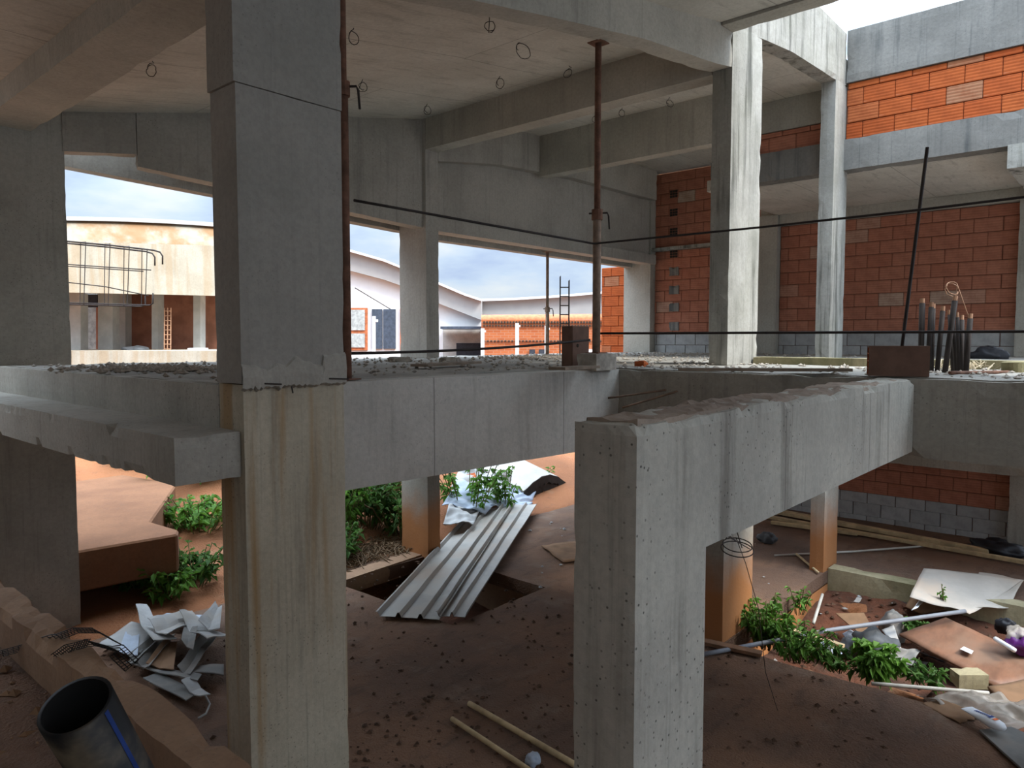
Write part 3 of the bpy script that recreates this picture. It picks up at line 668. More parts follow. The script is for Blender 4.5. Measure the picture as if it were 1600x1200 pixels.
# straw, stub and bag on the slab
random.seed(11); mb = MB(); c0 = PZ(1502, 579, SL)
for i in range(110):
    a = random.random() * 6.28; q = c0 + Vector((random.gauss(0, .07), random.gauss(0, .07), 0.005 + random.random() * 0.03))
    mb.tube([q, q + Vector((math.cos(a) * .05, math.sin(a) * .05, random.random() * .06))], 0.003, 4)
tag(mb.build('frayed_rope', M['straw']), 'frayed pale rope fibres heaped beside the black bars', 'rope', kind='stuff')
tag(MB().tube([PX(1584, 585, 6.3) , PX(1584, 566, 6.3), PX(1584, 564.5, 6.3)], [0.075, 0.078, 0.06], 18).build('concrete_plug', M['kerbm']), 'short round concrete stub near the right edge of the slab', 'stub')
cord('batten', [PZ(1462, 586, SL + 0.02) + Vector((0.4, 0, 0)), PX(1600, 581, 6.5)], 0.012, M['rustprop'], 'thin rusty batten lying on the slab at the right', 'batten')

def blob(name, c, rx, ry, rz, mat, label, cat, seed, amp=0.35, grp=None, n=14):
    vs = []; fs = []; c = Vector(c)
    for i in range(n + 1):
        th = math.pi * i / n
        for j in range(n * 2):
            ph = math.pi * j / n; d = Vector((math.sin(th) * math.cos(ph), math.sin(th) * math.sin(ph), math.cos(th)))
            k = 1 + amp * noise.noise(d * 1.6 + Vector((seed * 2.3, seed, 0))) + amp * 0.5 * noise.noise(d * 4 + Vector((seed, 0, seed)))
            vs.append(c + Vector((d.x * rx * k, d.y * ry * k, max(-0.75, d.z) * rz * k)))
    for i in range(n):
        for j in range(2 * n): fs.append((i * 2 * n + j, (i + 1) * 2 * n + j, (i + 1) * 2 * n + (j + 1) % (2 * n), i * 2 * n + (j + 1) % (2 * n)))
    return tag(MB().add(vs, fs).build(name, mat, smooth=True), label, cat, grp)
blob('rubbish_bag', PX(1545, 552, 10.5) + Vector((0, 0, -0.02)), 0.14, 0.19, 0.11, M['black'], 'black rubbish bag on the slab before the back wall', 'bag', 1)

# cage at the left, sticking out of the outer beam
cg = thing('rebar_cage', 'open rebar cage with hooked bar ends jutting past the left column', 'rebar cage', PD(150, 480, 9.5))
def cq(x, y, dd=0.0): return PD(x, y, 9.6 + dd)
for dd, dx, dy in ((0, 0, 0), (0.28, -12, 2)):
    MB().tube([cq(60 + dx, 372 + dy, dd), cq(105 + dx, 377 + dy, dd), cq(180 + dx, 384 + dy, dd), cq(240 + dx, 391 + dy, dd), cq(250 + dx, 394 + dy, dd), cq(254 + dx, 400 + dy, dd), cq(254 + dx, 413 + dy, dd)], 0.011, 6).build('top_bar', M['rebar'], cg, True)
    MB().tube([cq(60 + dx, 410 + dy, dd), cq(236 + dx, 422 + dy, dd)], 0.007, 6).build('middle_bar', M['rebar'], cg, True)
    MB().tube([cq(60 + dx, 472 + dy, dd), cq(234 + dx, 477 + dy, dd), cq(239 + dx, 474 + dy, dd), cq(239 + dx, 458 + dy, dd)], 0.009, 6).build('bottom_bar', M['rebar'], cg, True)
MB().tube([cq(60, 436), cq(165, 448), cq(232, 462)], 0.007, 6).build('brace_bar', M['rebar'], cg, True)
for x, y0, y1 in ((134, 378, 476), (172, 381, 477), (202, 385, 477), (230, 389, 477)):
    a_, b_, c_, d_ = cq(x, y0), cq(x - 8, y0, 0.28), cq(x - 9, y1, 0.28), cq(x - 3, y1)
    MB().tube([a_, b_, c_, d_, a_], 0.0055, 5).build('stirrup', M['rebar'], cg)
# column cage outside the right bay
cg = thing('rebar_cage', 'slim upright rebar cage rising beyond the right open bay', 'rebar cage', PD(882, 556, 11.2))
c0 = PD(882, 500, 11.2); hx = RT * 0.068; hy = Vector((FW.x, FW.y, 0)).normalized() * 0.068
zt = PD(882, 432, 11.2).z
for sx in (-1, 1):
    for sy in (-1, 1):
        q = c0 + hx * sx + hy * sy; MB().tube([(q.x, q.y, -0.55), (q.x, q.y, zt - 0.03 * (sx + 1))], 0.006, 5).build('upright_bar', M['rebar'], cg)
for i in range(9):
    z = -0.3 + (zt + 0.2) * i / 8.5
    MB().tube([(c0 + hx * a + hy * b_).to_2d().to_3d() + Vector((0, 0, z)) for a, b_ in ((-1, -1), (1, -1), (1, 1), (-1, 1), (-1, -1))], 0.005, 5).build('stirrup', M['rebar'], cg)

# tie wires left in the ceiling
tw_ = [(237, 95, 'by the left beam'), (553, 44, 'beside the nearest column'), (567, 124, 'low, right of the nearest column'), (765, 27, 'far left of the front beam'), (818, 66, 'in the middle of the ceiling, largest'),
       (888, 103, 'beside the ceiling beam'), (782, 119, 'left of the largest one'), (668, 162, 'near the facade column'), (1047, 152, 'right of the tall prop'), (985, 192, 'between the two ceiling beams'), (972, 168, 'between the beams by the tall prop'), (930, 178, 'by the underside of the first ceiling beam')]
for i, (x, y, d) in enumerate(tw_):
    p = PC(x, y); curl('tie_wire', p + Vector((0, 0, -0.07)), 0.05 if i != 4 else 0.075, 'curled tie wire hanging from the ceiling ' + d, 'wire', M['wire'], i + 3, 18, 1.2, (0, 0, -0.075), 0.0032, 'ceiling tie wires')
# wire ring hanging under the foreground beam
t = thing('wire_ring', 'hanging ring of dark wire under the foreground beam', 'wire', PY(1155, 860, 1.25))
rc = PY(1152, 858, 1.45)
for k, rr in enumerate((0.075, 0.068)):
    MB().tube(arc(rc + Vector((0, 0, 0.02 * k)), rr, 0, 6.28, 24, RT, Vector((FW.x, FW.y, 0.25)).normalized()), 0.0028, 5).build('ring', M['wire'], t, True)
for i, (x, y) in enumerate(((1120, 828), (1132, 832), (1146, 822), (1150, 826))):
    MB().tube([PY(x, y, 1.32), rc + RT * (0.06 * math.cos(i * 1.7)) + Vector((0, 0, 0.05 * math.sin(i)))], 0.0025, 5).build('hanging_wire', M['wire'], t)
cord('dangling_wire', [PY(1150, 840, 1.40), PY(1165, 880, 1.42), PY(1185, 950, 1.44), PY(1196, 1050, 1.44), PY(1215, 1110, 1.44)], 0.002, M['wire'], 'single thin wire dangling from the wire ring', 'wire', 0, 3)

# ------------------------------------------------------------------ sheets, timber and litter
def sheet(name, c, mat, label, cat, n=14, amp=0.02, seed=0, thick=0.004, fr=2.0, grp=None, jag=0.0, fold=0.0):
    c = [Vector(p) for p in c]; vs = []; fs = []
    nrm = (c[1] - c[0]).cross(c[3] - c[0]).normalized()
    if nrm.z < 0: nrm = -nrm
    L = (c[1] - c[0]).length; W = (c[3] - c[0]).length
    for lay_ in (0, 1):
        for i in range(n + 1):
            for j in range(n + 1):
                a, b_ = i / n, j / n
                if jag:
                    if i in (0, n): a += jag * noise.noise((b_ * 7, seed, i))
                    if j in (0, n): b_ += jag * noise.noise((a * 7, seed + 5, j))
                p = c[0].lerp(c[1], a).lerp(c[3].lerp(c[2], a), b_)
                q = (a * L * fr + seed * 3.1, b_ * W * fr, seed)
                p = p + nrm * (amp * (noise.noise(q) + 0.4 * noise.noise((q[0] * 3, q[1] * 3, 1))) + fold * abs(a - 0.5) * 2 - thick * lay_)
                vs.append(p)
    m = (n + 1) ** 2; g = lambda i, j, l_: l_ * m + i * (n + 1) + j
    for i in range(n):
        for j in range(n):
            fs.append((g(i, j, 0), g(i + 1, j, 0), g(i + 1, j + 1, 0), g(i, j + 1, 0))); fs.append((g(i, j, 1), g(i, j + 1, 1), g(i + 1, j + 1, 1), g(i + 1, j, 1)))
    for i in range(n):
        fs += [(g(i, 0, 0), g(i, 0, 1), g(i + 1, 0, 1), g(i + 1, 0, 0)), (g(i, n, 0), g(i + 1, n, 0), g(i + 1, n, 1), g(i, n, 1)), (g(0, i, 0), g(0, i + 1, 0), g(0, i + 1, 1), g(0, i, 1)), (g(n, i, 0), g(n, i, 1), g(n, i + 1, 1), g(n, i + 1, 0))]
    return tag(MB().add(vs, fs).build(name, mat, smooth=amp > 0.01 and not fold), label, cat, grp)

# ribbed sheets across the hole
def ribbed(c0, c1, c2, c3, ribs, label, seed):
    c0, c1, c2, c3 = map(Vector, (c0, c1, c2, c3)); prof = []
    for i in range(ribs):
        s = i / ribs; d = 1 / ribs
        prof += [(s, 0.045), (s + d * 0.08, 0.045), (s + d * 0.18, 0), (s + d * 0.90, 0)]
    prof += [(1.0, 0.045)]; n = 14; vs = []; fs = []; m = len(prof)
    for l_ in (0, 1):
        for j in range(n + 1):
            b_ = j / n
            for a, h in prof:
                p = c0.lerp(c1, a).lerp(c3.lerp(c2, a), b_)
                vs.append(p + Vector((0, 0, h - 0.004 * l_ + 0.012 * noise.noise((a * 3, b_ * 6, seed)))))
    g = lambda j, i, l_: l_ * m * (n + 1) + j * m + i
    for j in range(n):
        for i in range(m - 1):
            fs.append((g(j, i, 0), g(j, i + 1, 0), g(j + 1, i + 1, 0), g(j + 1, i, 0))); fs.append((g(j, i, 1), g(j + 1, i, 1), g(j + 1, i + 1, 1), g(j, i + 1, 1)))
    for i in range(m - 1): fs += [(g(0, i, 0), g(0, i, 1), g(0, i + 1, 1), g(0, i + 1, 0)), (g(n, i, 0), g(n, i + 1, 0), g(n, i + 1, 1), g(n, i, 1))]
    for j in range(n): fs += [(g(j, 0, 0), g(j + 1, 0, 0), g(j + 1, 0, 1), g(j, 0, 1)), (g(j, m - 1, 0), g(j, m - 1, 1), g(j + 1, m - 1, 1), g(j + 1, m - 1, 0))]
    return tag(MB().add(vs, fs).build('roofing_sheet', M['steel']), label, 'roof sheet', 'ribbed sheets over the hole')
z0, z1 = -2.765, -2.70
ribbed(PZ(587, 962, z0), PZ(690, 968, z0), PZ(806, 787, z1), PZ(737, 800, z1), 3, 'left ribbed metal sheet slanting across the square hole', 1)
ribbed(PZ(681, 962, z0 + 0.01), PZ(729, 964, z0 + 0.01), PZ(841, 788, z1 + 0.01), PZ(800, 788, z1 + 0.01), 2, 'right ribbed metal sheet slanting across the square hole', 2)
sheet('board_scrap', [PZ(846, 852, GR + .03), PZ(880, 878, GR + .03), PZ(930, 874, GR + .03), PZ(905, 845, GR + .03)], M['card'], 'warped brown board on the lower floor beside the foreground post', 'board', 10, 0.03, 3, 0.012)
cord('wooden_pole', [PZ(733, 1099, GR + .03), PZ(900, 1196, GR + .03)], 0.021, M['timber'], 'longer pale pole on the dark floor at bottom centre', 'pole', sides=10)
cord('wooden_pole', [PZ(706, 1123, GR + .03), PZ(840, 1212, GR + .03)], 0.018, M['timber'], 'shorter pale pole on the dark floor at bottom centre', 'pole', sides=10)
blob('plastic_wad', PZ(833, 1187, GR + .03), 0.055, 0.05, 0.04, M['paper2'], 'bluish plastic wad between the two pale poles', 'plastic', 4)
# timber at the back of the lower floor
for (x0, y0, x1, y1, r, d) in ((1185, 795, 1420, 838, .04, 'rear pale timber lying along the lower brick wall'), (1192, 806, 1610, 880, .035, 'long front timber lying along the lower brick wall'), (1222, 800, 1545, 862, .045, 'thick middle timber along the lower brick wall'), (1205, 816, 1340, 834, .035, 'short timber left of the far lower column')):
    a_, c_ = PZ(x0, y0, GR + .05), PZ(x1, y1, GR + .05); tag(MB().beam(a_, c_, r * 2, r * 1.4).build('timber', M['timber'], bevel=0.005), d, 'timber')
cord('thin_stick', [PZ(1210, 868, GR + .02), PZ(1330, 862, GR + .02), PZ(1446, 853, GR + .02)], 0.014, M['whitepipe'], 'long thin white stick on the lower floor behind the far column', 'stick')
cord('thin_stick', [PZ(1245, 866, GR + .03), PZ(1278, 894, GR + .03)], 0.016, M['timber'], 'short pale stick pointing at the far shaft corner', 'stick')
blob('black_bag', PZ(1558, 858, GR + .05), 0.22, 0.32, 0.13, M['black'], 'black bag slumped against the lower wall column', 'bag', 6)
blob('blue_bag', PZ(1199, 842, GR + .05), 0.10, 0.13, 0.09, M['bag'], 'crumpled dark plastic on the lower floor left of the far column', 'bag', 8)
# shaft litter
sheet('white_sheet', [PZ(1422, 930, -2.72), PZ(1515, 958, -2.80), PZ(1597, 908, -2.70), PZ(1443, 889, -2.68)], M['cream'], 'large soiled white sheet draped at the far edge of the shaft', 'sheet', 20, 0.05, 2, 0.006, 1.6)
sheet('white_sheet', [PZ(1505, 950, -2.80), PZ(1577, 948, -2.80), PZ(1600, 905, -2.70), PZ(1530, 893, -2.68)], M['cream'], 'right-hand flap of soiled white sheet at the shaft edge', 'sheet', 16, 0.05, 5, 0.006, 1.6)
sheet('plywood_board', [PZ(1405, 990, -2.93), PZ(1552, 1070, -2.95), PZ(1690, 1058, -2.88), PZ(1478, 966, -2.86)], M['ply'], 'wet reddish plywood board tilted over the shaft litter', 'board', 10, 0.015, 7, 0.02)
sheet('plywood_board', [PZ(1543, 1072, -2.90), PZ(1570, 1096, -2.90), PZ(1690, 1120, -2.88), PZ(1660, 1050, -2.86)], M['card'], 'brown board lying under the near end of the plywood', 'board', 8, 0.012, 9, 0.02)
cord('grey_pipe', [PZ(1096, 1023, GR + .03), PZ(1300, 984, -2.78), PZ(1508, 955, -2.74)], 0.021, M['pvc'], 'long grey pipe lying across the shaft', 'pipe', sides=10)
cord('white_pipe', [PZ(1362, 1068, -2.86), PZ(1545, 1083, -2.86)], 0.016, M['whitepipe'], 'thin white pipe along the near edge of the shaft', 'pipe', sides=10)
cord('white_pipe', [PZ(1555, 998, -2.78), PZ(1585, 1016, -2.78)], 0.022, M['white'], 'short white pipe piece on the plywood', 'pipe', sides=10)
cord('white_stick', [PZ(1271, 974, -3.0), PZ(1285, 929, -2.9)], 0.018, M['whitepipe'], 'short white stick leaning in the shaft corner', 'stick')
tag(MB().beam(PZ(1098, 1002, GR + .04), PZ(1190, 1022, GR + .03), 0.09, 0.03).build('plank', M['plank']), 'brown plank at the orange foot of the wire-ring column', 'plank')
tag(MB().beam(PZ(1186, 969, -3.0), PZ(1318, 1010, -3.0), 0.06, 0.03).build('plank', M['timber']), 'upper pale plank among the shaft plants', 'plank')
tag(MB().beam(PZ(1196, 985, -3.03), PZ(1312, 1018, -3.03), 0.05, 0.03).build('plank', M['timber']), 'lower pale plank among the shaft plants', 'plank')
sheet('cardboard', [PZ(1306, 958, -2.96), PZ(1345, 990, -3.05), PZ(1366, 985, -3.0), PZ(1350, 957, -2.93)], M['card'], 'tilted brown cardboard below the grey pipe', 'cardboard', 8, 0.01, 11, 0.01)
sheet('cardboard', [PZ(1415, 948, -2.95), PZ(1440, 958, -2.95), PZ(1478, 950, -2.9), PZ(1425, 930, -2.88)], M['card'], 'brown cardboard flap under the white sheet', 'cardboard', 8, 0.02, 12, 0.01)
sheet('paper_scrap', [PZ(1419, 956, -2.86), PZ(1428, 952, -2.86), PZ(1446, 934, -2.80), PZ(1436, 931, -2.78)], M['white'], 'bright white crumpled paper below the white sheet', 'paper', 8, 0.03, 13, 0.004, 6, fold=0.05)
sheet('blue_cloth', [PZ(1318, 990, -3.0), PZ(1334, 1008, -3.05), PZ(1350, 1000, -3.0), PZ(1326, 984, -2.93)], M['paper2'], 'pale blue cloth beside the dark grey bag', 'cloth', 10, 0.04, 14, 0.005, 6)
blob('grey_bag', PZ(1368, 1012, -3.02), 0.17, 0.2, 0.17, M['bag'], 'round dark grey bag in the middle of the shaft', 'bag', 3)
blob('grey_bag', PZ(1335, 1012, -3.08), 0.16, 0.13, 0.13, M['bag'], 'smaller dark bag left of the round grey bag', 'bag', 5)
blob('grey_bag', PZ(1395, 985, -3.05), 0.14, 0.12, 0.2, M['paper3'], 'upright grey sack behind the round grey bag', 'bag', 9)
sheet('frame_scrap', [PZ(1378, 985, -2.95), PZ(1400, 1012, -2.95), PZ(1408, 1012, -2.98), PZ(1397, 978, -2.9)], M['paper'], 'broken pale frame beside the grey sack', 'frame', 6, 0.02, 15, 0.01)
sheet('grey_cloth', [PZ(1380, 1030, -3.05), PZ(1425, 1040, -3.05), PZ(1440, 1015, -3.0), PZ(1400, 1012, -2.95)], M['paper3'], 'crumpled grey cloth under the plywood', 'cloth', 12, 0.06, 16, 0.006, 5)
sheet('paper_scrap', [PZ(1393, 1046, -3.05), PZ(1418, 1056, -3.05), PZ(1420, 1046, -3.0), PZ(1400, 1040, -3.0)], M['paper2'], 'grey-blue curled paper near the shaft fern', 'paper', 8, 0.04, 17, 0.005, 7)
sheet('foil_scrap', [PZ(1258, 1000, -3.0), PZ(1305, 1028, -3.02), PZ(1316, 1020, -3.0), PZ(1285, 1000, -2.96)], M['paper2'], 'pale blue plastic beside the pale planks', 'plastic', 10, 0.05, 18, 0.004, 5)
tag(MB().rough(0, 0.26, 0, 0.16, 0, 0.13, 0.05, 0.004, 0.03, seed=70, xf=lambda p: PZ(1498, 1078, -3.0) + RT * p.x + Vector((FW.x, FW.y, 0)) * p.y + Vector((0, 0, p.z))).build('concrete_lump', M['kerbm']), 'yellowish concrete lump under the plywood edge', 'stone')
tag(MB().hexa([PZ(*q, z) for z in (-2.895, -2.875) for q in ((1500, 1014), (1518, 1022), (1521, 1017), (1506, 1010))]).build('white_tile', M['white']), 'small white tile lying on the plywood', 'tile')
blob('purple_bag', PZ(1598, 1006, -2.78), 0.14, 0.12, 0.10, M['purple'], 'purple plastic bag at the right edge', 'bag', 12)
blob('clear_bag', PZ(1592, 992, -2.72), 0.12, 0.10, 0.07, M['clear'], 'clear plastic bundle on the purple bag', 'bag', 13)
blob('dark_shoe', PZ(1572, 980, -2.80), 0.05, 0.09, 0.09, M['black'], 'dark shoe-shaped lump at the right edge above the plywood', 'shoe', 14)
sheet('clear_wrap', [PZ(1430, 1086, -2.80), PZ(1560, 1140, -2.80), PZ(1680, 1130, -2.76), PZ(1560, 1082, -2.76)], M['clear'], 'crumpled clear plastic wrap along the near shaft edge', 'plastic', 26, 0.09, 20, 0.003, 5)
sheet('cardboard', [PZ(1440, 1098, -2.79), PZ(1500, 1130, -2.79), PZ(1540, 1118, -2.78), PZ(1470, 1090, -2.78)], M['card'], 'torn brown cardboard left of the white tube', 'cardboard', 12, 0.02, 21, 0.006, 4, jag=0.06)
sheet('fibre_board', [PZ(1530, 1140, GR + .03), PZ(1640, 1240, GR + .03), PZ(1700, 1190, GR + .03), PZ(1580, 1135, GR + .03)], M['paper3'], 'grey-brown flat board at the bottom right corner', 'board', 6, 0.006, 22, 0.015)
rnd = random.Random(41); seen = {}
kinds = [('card', 'brown card'), ('paper3', 'dark grey card'), ('bag', 'slate plastic'), ('plank', 'reddish wood'), ('paper', 'pale grey board')]
def zone(x, y):
    if x > 8.3: return 'by the mossy far edge of the shaft'
    if y > 2.0: return 'near the orange side of the shaft'
    if x < 7.1: return 'behind the shaft edge weeds'
    return 'beside the grey bags' if y > 1.3 else 'around the wet plywood'
for i in range(30):
    x, y = rnd.uniform(6.5, 8.9), rnd.uniform(0.3, 2.6); a = rnd.random() * 6.28; l = rnd.uniform(.08, .26); z = gz(x, y) + 0.06 + rnd.random() * 0.08
    d1 = Vector((math.cos(a), math.sin(a), rnd.uniform(-.4, .4))) * l; d2 = Vector((-math.sin(a), math.cos(a), rnd.uniform(-.4, .4))) * l * rnd.uniform(.4, .9); p = Vector((x, y, z))
    mk, kn = kinds[i % 5]; fo = rnd.choice((0, 0.03))
    lb = ('bent ' if fo else 'flat ') + kn + ' scrap ' + zone(x, y)
    if lb in seen: continue
    seen[lb] = 1
    sheet('litter_scrap', [p, p + d1, p + d1 + d2, p + d2], M[mk], lb, 'scrap', 5, 0.02, i + 100, 0.005, 5, 'small scraps in the shaft', fold=fo)
# white tube with blue lettering
t0, t1 = PZ(1510, 1110, -2.73), PZ(1568, 1143, -2.73); td = (t1 - t0); tl = td.length; td.normalize(); ts = Vector((-td.y, td.x, 0)); tu = Vector((0, 0, 1))
tb = thing('squeeze_tube', 'white squeeze tube with blue lettering and an orange mark', 'tube', t0)
vs = []; fs = []; n = 14; mm = 10
for i in range(mm + 1):
    s = i / mm; wv_ = 0.055; hv = 0.004 + 0.03 * min(1, s * 1.6)
    if s > 0.88: wv_ *= 1 - (s - 0.88) * 4; hv *= 1 - (s - 0.88) * 4
    for k in range(n):
        a = 2 * math.pi * k / n; vs.append(t0 + td * (tl * s) + ts * (wv_ * math.cos(a)) + tu * (0.02 + hv * math.sin(a)))
for i in range(mm): fs += [(i * n + k, i * n + (k + 1) % n, (i + 1) * n + (k + 1) % n, (i + 1) * n + k) for k in range(n)]
fs += [tuple(range(n)), tuple(range(mm * n, (mm + 1) * n))]
MB().add(vs, fs).build('tube_body', M['white'], tb, True)
def tp(s, q, up_=0.0): return t0 + td * (tl * s) + ts * q + tu * (0.02 + 0.004 + 0.03 * min(1, s * 1.6) + 0.0015 + up_)
for i in range(7):
    s = 0.24 + i * 0.055
    MB().hexa([tp(s, -0.012), tp(s + 0.03, -0.016), tp(s + 0.03, 0.016), tp(s, 0.012), tp(s, -0.012, .001), tp(s + 0.03, -0.016, .001), tp(s + 0.03, 0.016, .001), tp(s, 0.012, .001)]).build('letter', M['blue'], tb)
for s, h, mt in ((0.63, 0.022, 'blue'), (0.75, 0.018, 'orange')):
    MB().hexa([tp(s, -h), tp(s + 0.075, -h), tp(s + 0.075, h), tp(s, h), tp(s, -h, .001), tp(s + 0.075, -h, .001), tp(s + 0.075, h, .001), tp(s, h, .001)]).build('printed_mark', M[mt], tb)

# pale offcuts heaped left of the nearest column
zz = -2.74
off = [([(165, 1005), (215, 1015), (232, 985), (205, 978)], 'paper', 'pale flat offcut at the left end of the heap', 0.015, 0),
       ([(215, 958), (236, 1000), (262, 1000), (228, 958)], 'paper', 'upright pointed offcut at the back of the heap', 0.02, 0.05),
       ([(240, 975), (262, 995), (300, 975), (285, 966)], 'paper', 'large folded white offcut on top of the heap', 0.03, 0.05),
       ([(285, 968), (318, 1000), (343, 998), (300, 968)], 'paper', 'white offcut ridge against the column', 0.03, 0.05),
       ([(315, 975), (340, 985), (343, 955), (335, 953)], 'paper', 'curled white offcut peeking behind the column', 0.03, 0.05),
       ([(206, 1024), (214, 1034), (240, 1008), (236, 1003)], 'paper3', 'narrow folded strip at the front of the heap', 0.01, 0.03),
       ([(222, 1035), (236, 1040), (266, 1002), (252, 998)], 'paper3', 'second narrow strip bent over the heap', 0.01, 0.04),
       ([(212, 1040), (295, 1062), (300, 1055), (222, 1036)], 'paper3', 'long dark strip lying at the front edge of the heap', 0.015, 0.02),
       ([(285, 1040), (300, 1048), (330, 1005), (318, 996)], 'paper3', 'grey strip leaning toward the column', 0.02, 0.03),
       ([(300, 1048), (343, 1052), (343, 1040), (310, 1040)], 'paper3', 'flat grey strips beside the column', 0.02, 0.0),
       ([(235, 1062), (285, 1088), (300, 1080), (255, 1055)], 'paper3', 'grey-blue flat card in front of the heap', 0.008, 0.0),
       ([(288, 1072), (310, 1090), (322, 1088), (302, 1066)], 'paper', 'small bent white tag in front of the heap', 0.02, 0.03),
       ([(190, 1018), (212, 1022), (214, 996), (198, 995)], 'paper2', 'small bluish scrap in the heap', 0.02, 0.02),
       ([(255, 966), (310, 972), (322, 962), (268, 960)], 'paper2', 'flat pale sheet behind the heap', 0.01, 0.0),
       ([(286, 1000), (300, 1012), (305, 985), (290, 980)], 'paper3', 'squarish grey piece under the ridge', 0.01, 0.02),
       ([(236, 1035), (268, 1042), (272, 1010), (258, 1006)], 'card', 'brown card behind the bent strip', 0.01, 0.02)]
for i, (c, mt, lb, am, fo) in enumerate(off):
    zq = zz + (0.16 if 'upright' in lb or 'top' in lb or 'ridge' in lb or 'curled' in lb else 0.05)
    lift = [0, 0, 0.16, 0.16] if fo >= 0.04 else [0, 0, 0.05, 0.05]
    cx_ = sum(q[0] for q in c) / 4; cy_ = sum(q[1] for q in c) / 4; c = [(cx_ + (q[0] - cx_) * 1.35, cy_ + (q[1] - cy_) * 1.35) for q in c]
    sheet('offcut', [PZ(x, y, zq + dz * (-0.5) + 0.0) + Vector((0, 0, 0)) for (x, y), dz in zip(c, lift)], M[mt], lb, 'scrap', 8, am * 1.2, i + 30, 0.008, 3, 'pale offcuts left of the nearest column', fold=fo)
t_ = [PZ(x, y, GR + .03) for x, y in ((283, 1088), (300, 1080), (320, 1085), (328, 1100), (322, 1115), (310, 1122))]
cord('cable_loop', t_, 0.008, M['paper'], 'thin pale cable loop on the floor before the offcuts', 'cable', n=3)

# black netting over the kerb
def netting(name, path, wd, label, seed):
    P = [Vector(p) for p in path]; out = []; n = 60
    for i in range(n + 1):
        s = i / n * (len(P) - 1); k = min(int(s), len(P) - 2); out.append(P[k].lerp(P[k + 1], s - k))
    mb = MB()
    rows = 4
    side = lambda i: ((out[min(i + 1, n)] - out[max(i - 1, 0)]).normalized().cross(Vector((0, 0, 1))).normalized() * 0.6 + Vector((0, 0, 0.5))) * wd
    for r in range(rows + 1):
        q = r / rows - 0.5
        mb.tube([out[i] + side(i) * q for i in range(n + 1)], 0.0026, 4, True)
    for i in range(0, n + 1, 2):
        mb.tube([out[i] - side(i) * 0.5, out[min(n, i + 2)] + side(i) * 0.5], 0.0022, 4)
    return tag(mb.build(name, M['mesh']), label, 'netting', kind='stuff')
netting('plastic_netting', [PZ(0, 1022, -1.66), PZ(50, 1008, -1.62), PZ(90, 996, -1.50), PZ(118, 985, -1.47), PZ(150, 985, -1.47), PZ(185, 1005, -1.52)], 0.10, 'black plastic netting strip lying across the kerb, upper run', 1)
netting('plastic_netting', [PZ(88, 1028, -1.52), PZ(110, 1012, -1.47), PZ(140, 1004, -1.465), PZ(180, 1015, -1.475), PZ(206, 1040, -1.60)], 0.13, 'black plastic netting bent over the kerb beside the pipe', 2)
# black pipe with blue stripe
c0 = PD(118, 1102, 1.62); c1 = PD(225, 1290, 1.86); c1 = c0 + (c1 - c0) * 2.0; ax = (c1 - c0).normalized()
pp = thing('black_pipe', 'large scuffed black pipe with a blue stripe in the lower left corner', 'pipe', c0)
R0 = 0.077; nn = 32; a_ = ax.orthogonal().normalized(); b_ = ax.cross(a_)
vs = []
for c_, r in ((c0, R0), (c1, R0), (c1, R0 - .008), (c0, R0 - .008)):
    vs += [c_ + (a_ * math.cos(2 * math.pi * k / nn) + b_ * math.sin(2 * math.pi * k / nn)) * r for k in range(nn)]
fo_ = [(k, (k + 1) % nn, nn + (k + 1) % nn, nn + k) for k in range(nn)] + [(3 * nn + k, 3 * nn + (k + 1) % nn, (k + 1) % nn, k) for k in range(nn)]
MB().add(vs, fo_).build('pipe_wall', M['blackpipe'], pp, True)
MB().add(vs, [(2 * nn + k, 2 * nn + (k + 1) % nn, 3 * nn + (k + 1) % nn, 3 * nn + k) for k in range(nn)]).build('bore', M['blackin'], pp, True)
tv = (RT * 0.93 - Vector((FW.x, FW.y, 0)) * 0.36 + UP * 0.25); tv = (tv - ax * tv.dot(ax)).normalized(); tw2 = ax.cross(tv)
sv_ = [];
for s in (0.004, 1):
    for an in (-0.07, 0.07): sv_.append(c0.lerp(c1, s) + (tv * math.cos(an) + tw2 * math.sin(an)) * (R0 + 0.0012))
MB().add(sv_, [(0, 1, 3, 2)]).build('stripe', M['blue'], pp)
# ------------------------------------------------------------------ rubble (too small to count)
def rubble(name, pts, rr, mat, label, seed):
    rnd = random.Random(seed); mb = MB()
    for p in pts:
        r = rnd.uniform(*rr); vs = []
        for q in ((1, 0, 0), (-1, 0, 0), (0, 1, 0), (0, -1, 0), (0, 0, 0.8), (0, 0, -0.5)):
            vs.append(Vector(p) + Vector((q[0] * r * rnd.uniform(.6, 1.4), q[1] * r * rnd.uniform(.6, 1.4), q[2] * r * rnd.uniform(.5, 1.1))))
        mb.add(vs, [(0, 2, 4), (2, 1, 4), (1, 3, 4), (3, 0, 4), (2, 0, 5), (1, 2, 5), (3, 1, 5), (0, 3, 5)])
    return tag(mb.build(name, mat), label, 'rubble', kind='stuff')
rnd = random.Random(3); pts = []
for i in range(1500):
    x, y = rnd.uniform(1.9, 12), rnd.uniform(2.9, 7.4)
    if slab_in(x, y): pts.append((x, y, SL + 0.008))
for i in range(350):
    x, y = rnd.uniform(4.97, 6.7), rnd.uniform(-1, 3.2); pts.append((x, y, SL + 0.006))
rubble('slab_rubble', pts, (0.006, 0.028), M['stone'], 'loose grit scattered over the raised slab', 1)
pts = [(2.3 + rnd.gauss(0, .25), 5.6 + rnd.gauss(0, .45), SL + 0.015) for i in range(350)] + [(7.3 + rnd.gauss(0, .5), 5.7 + rnd.gauss(0, .3), SL + 0.02) for i in range(300)]
rubble('rubble_heap', pts, (0.012, 0.035), M['stone'], 'low heaps of dark rubble on the slab behind the nearest column', 2)
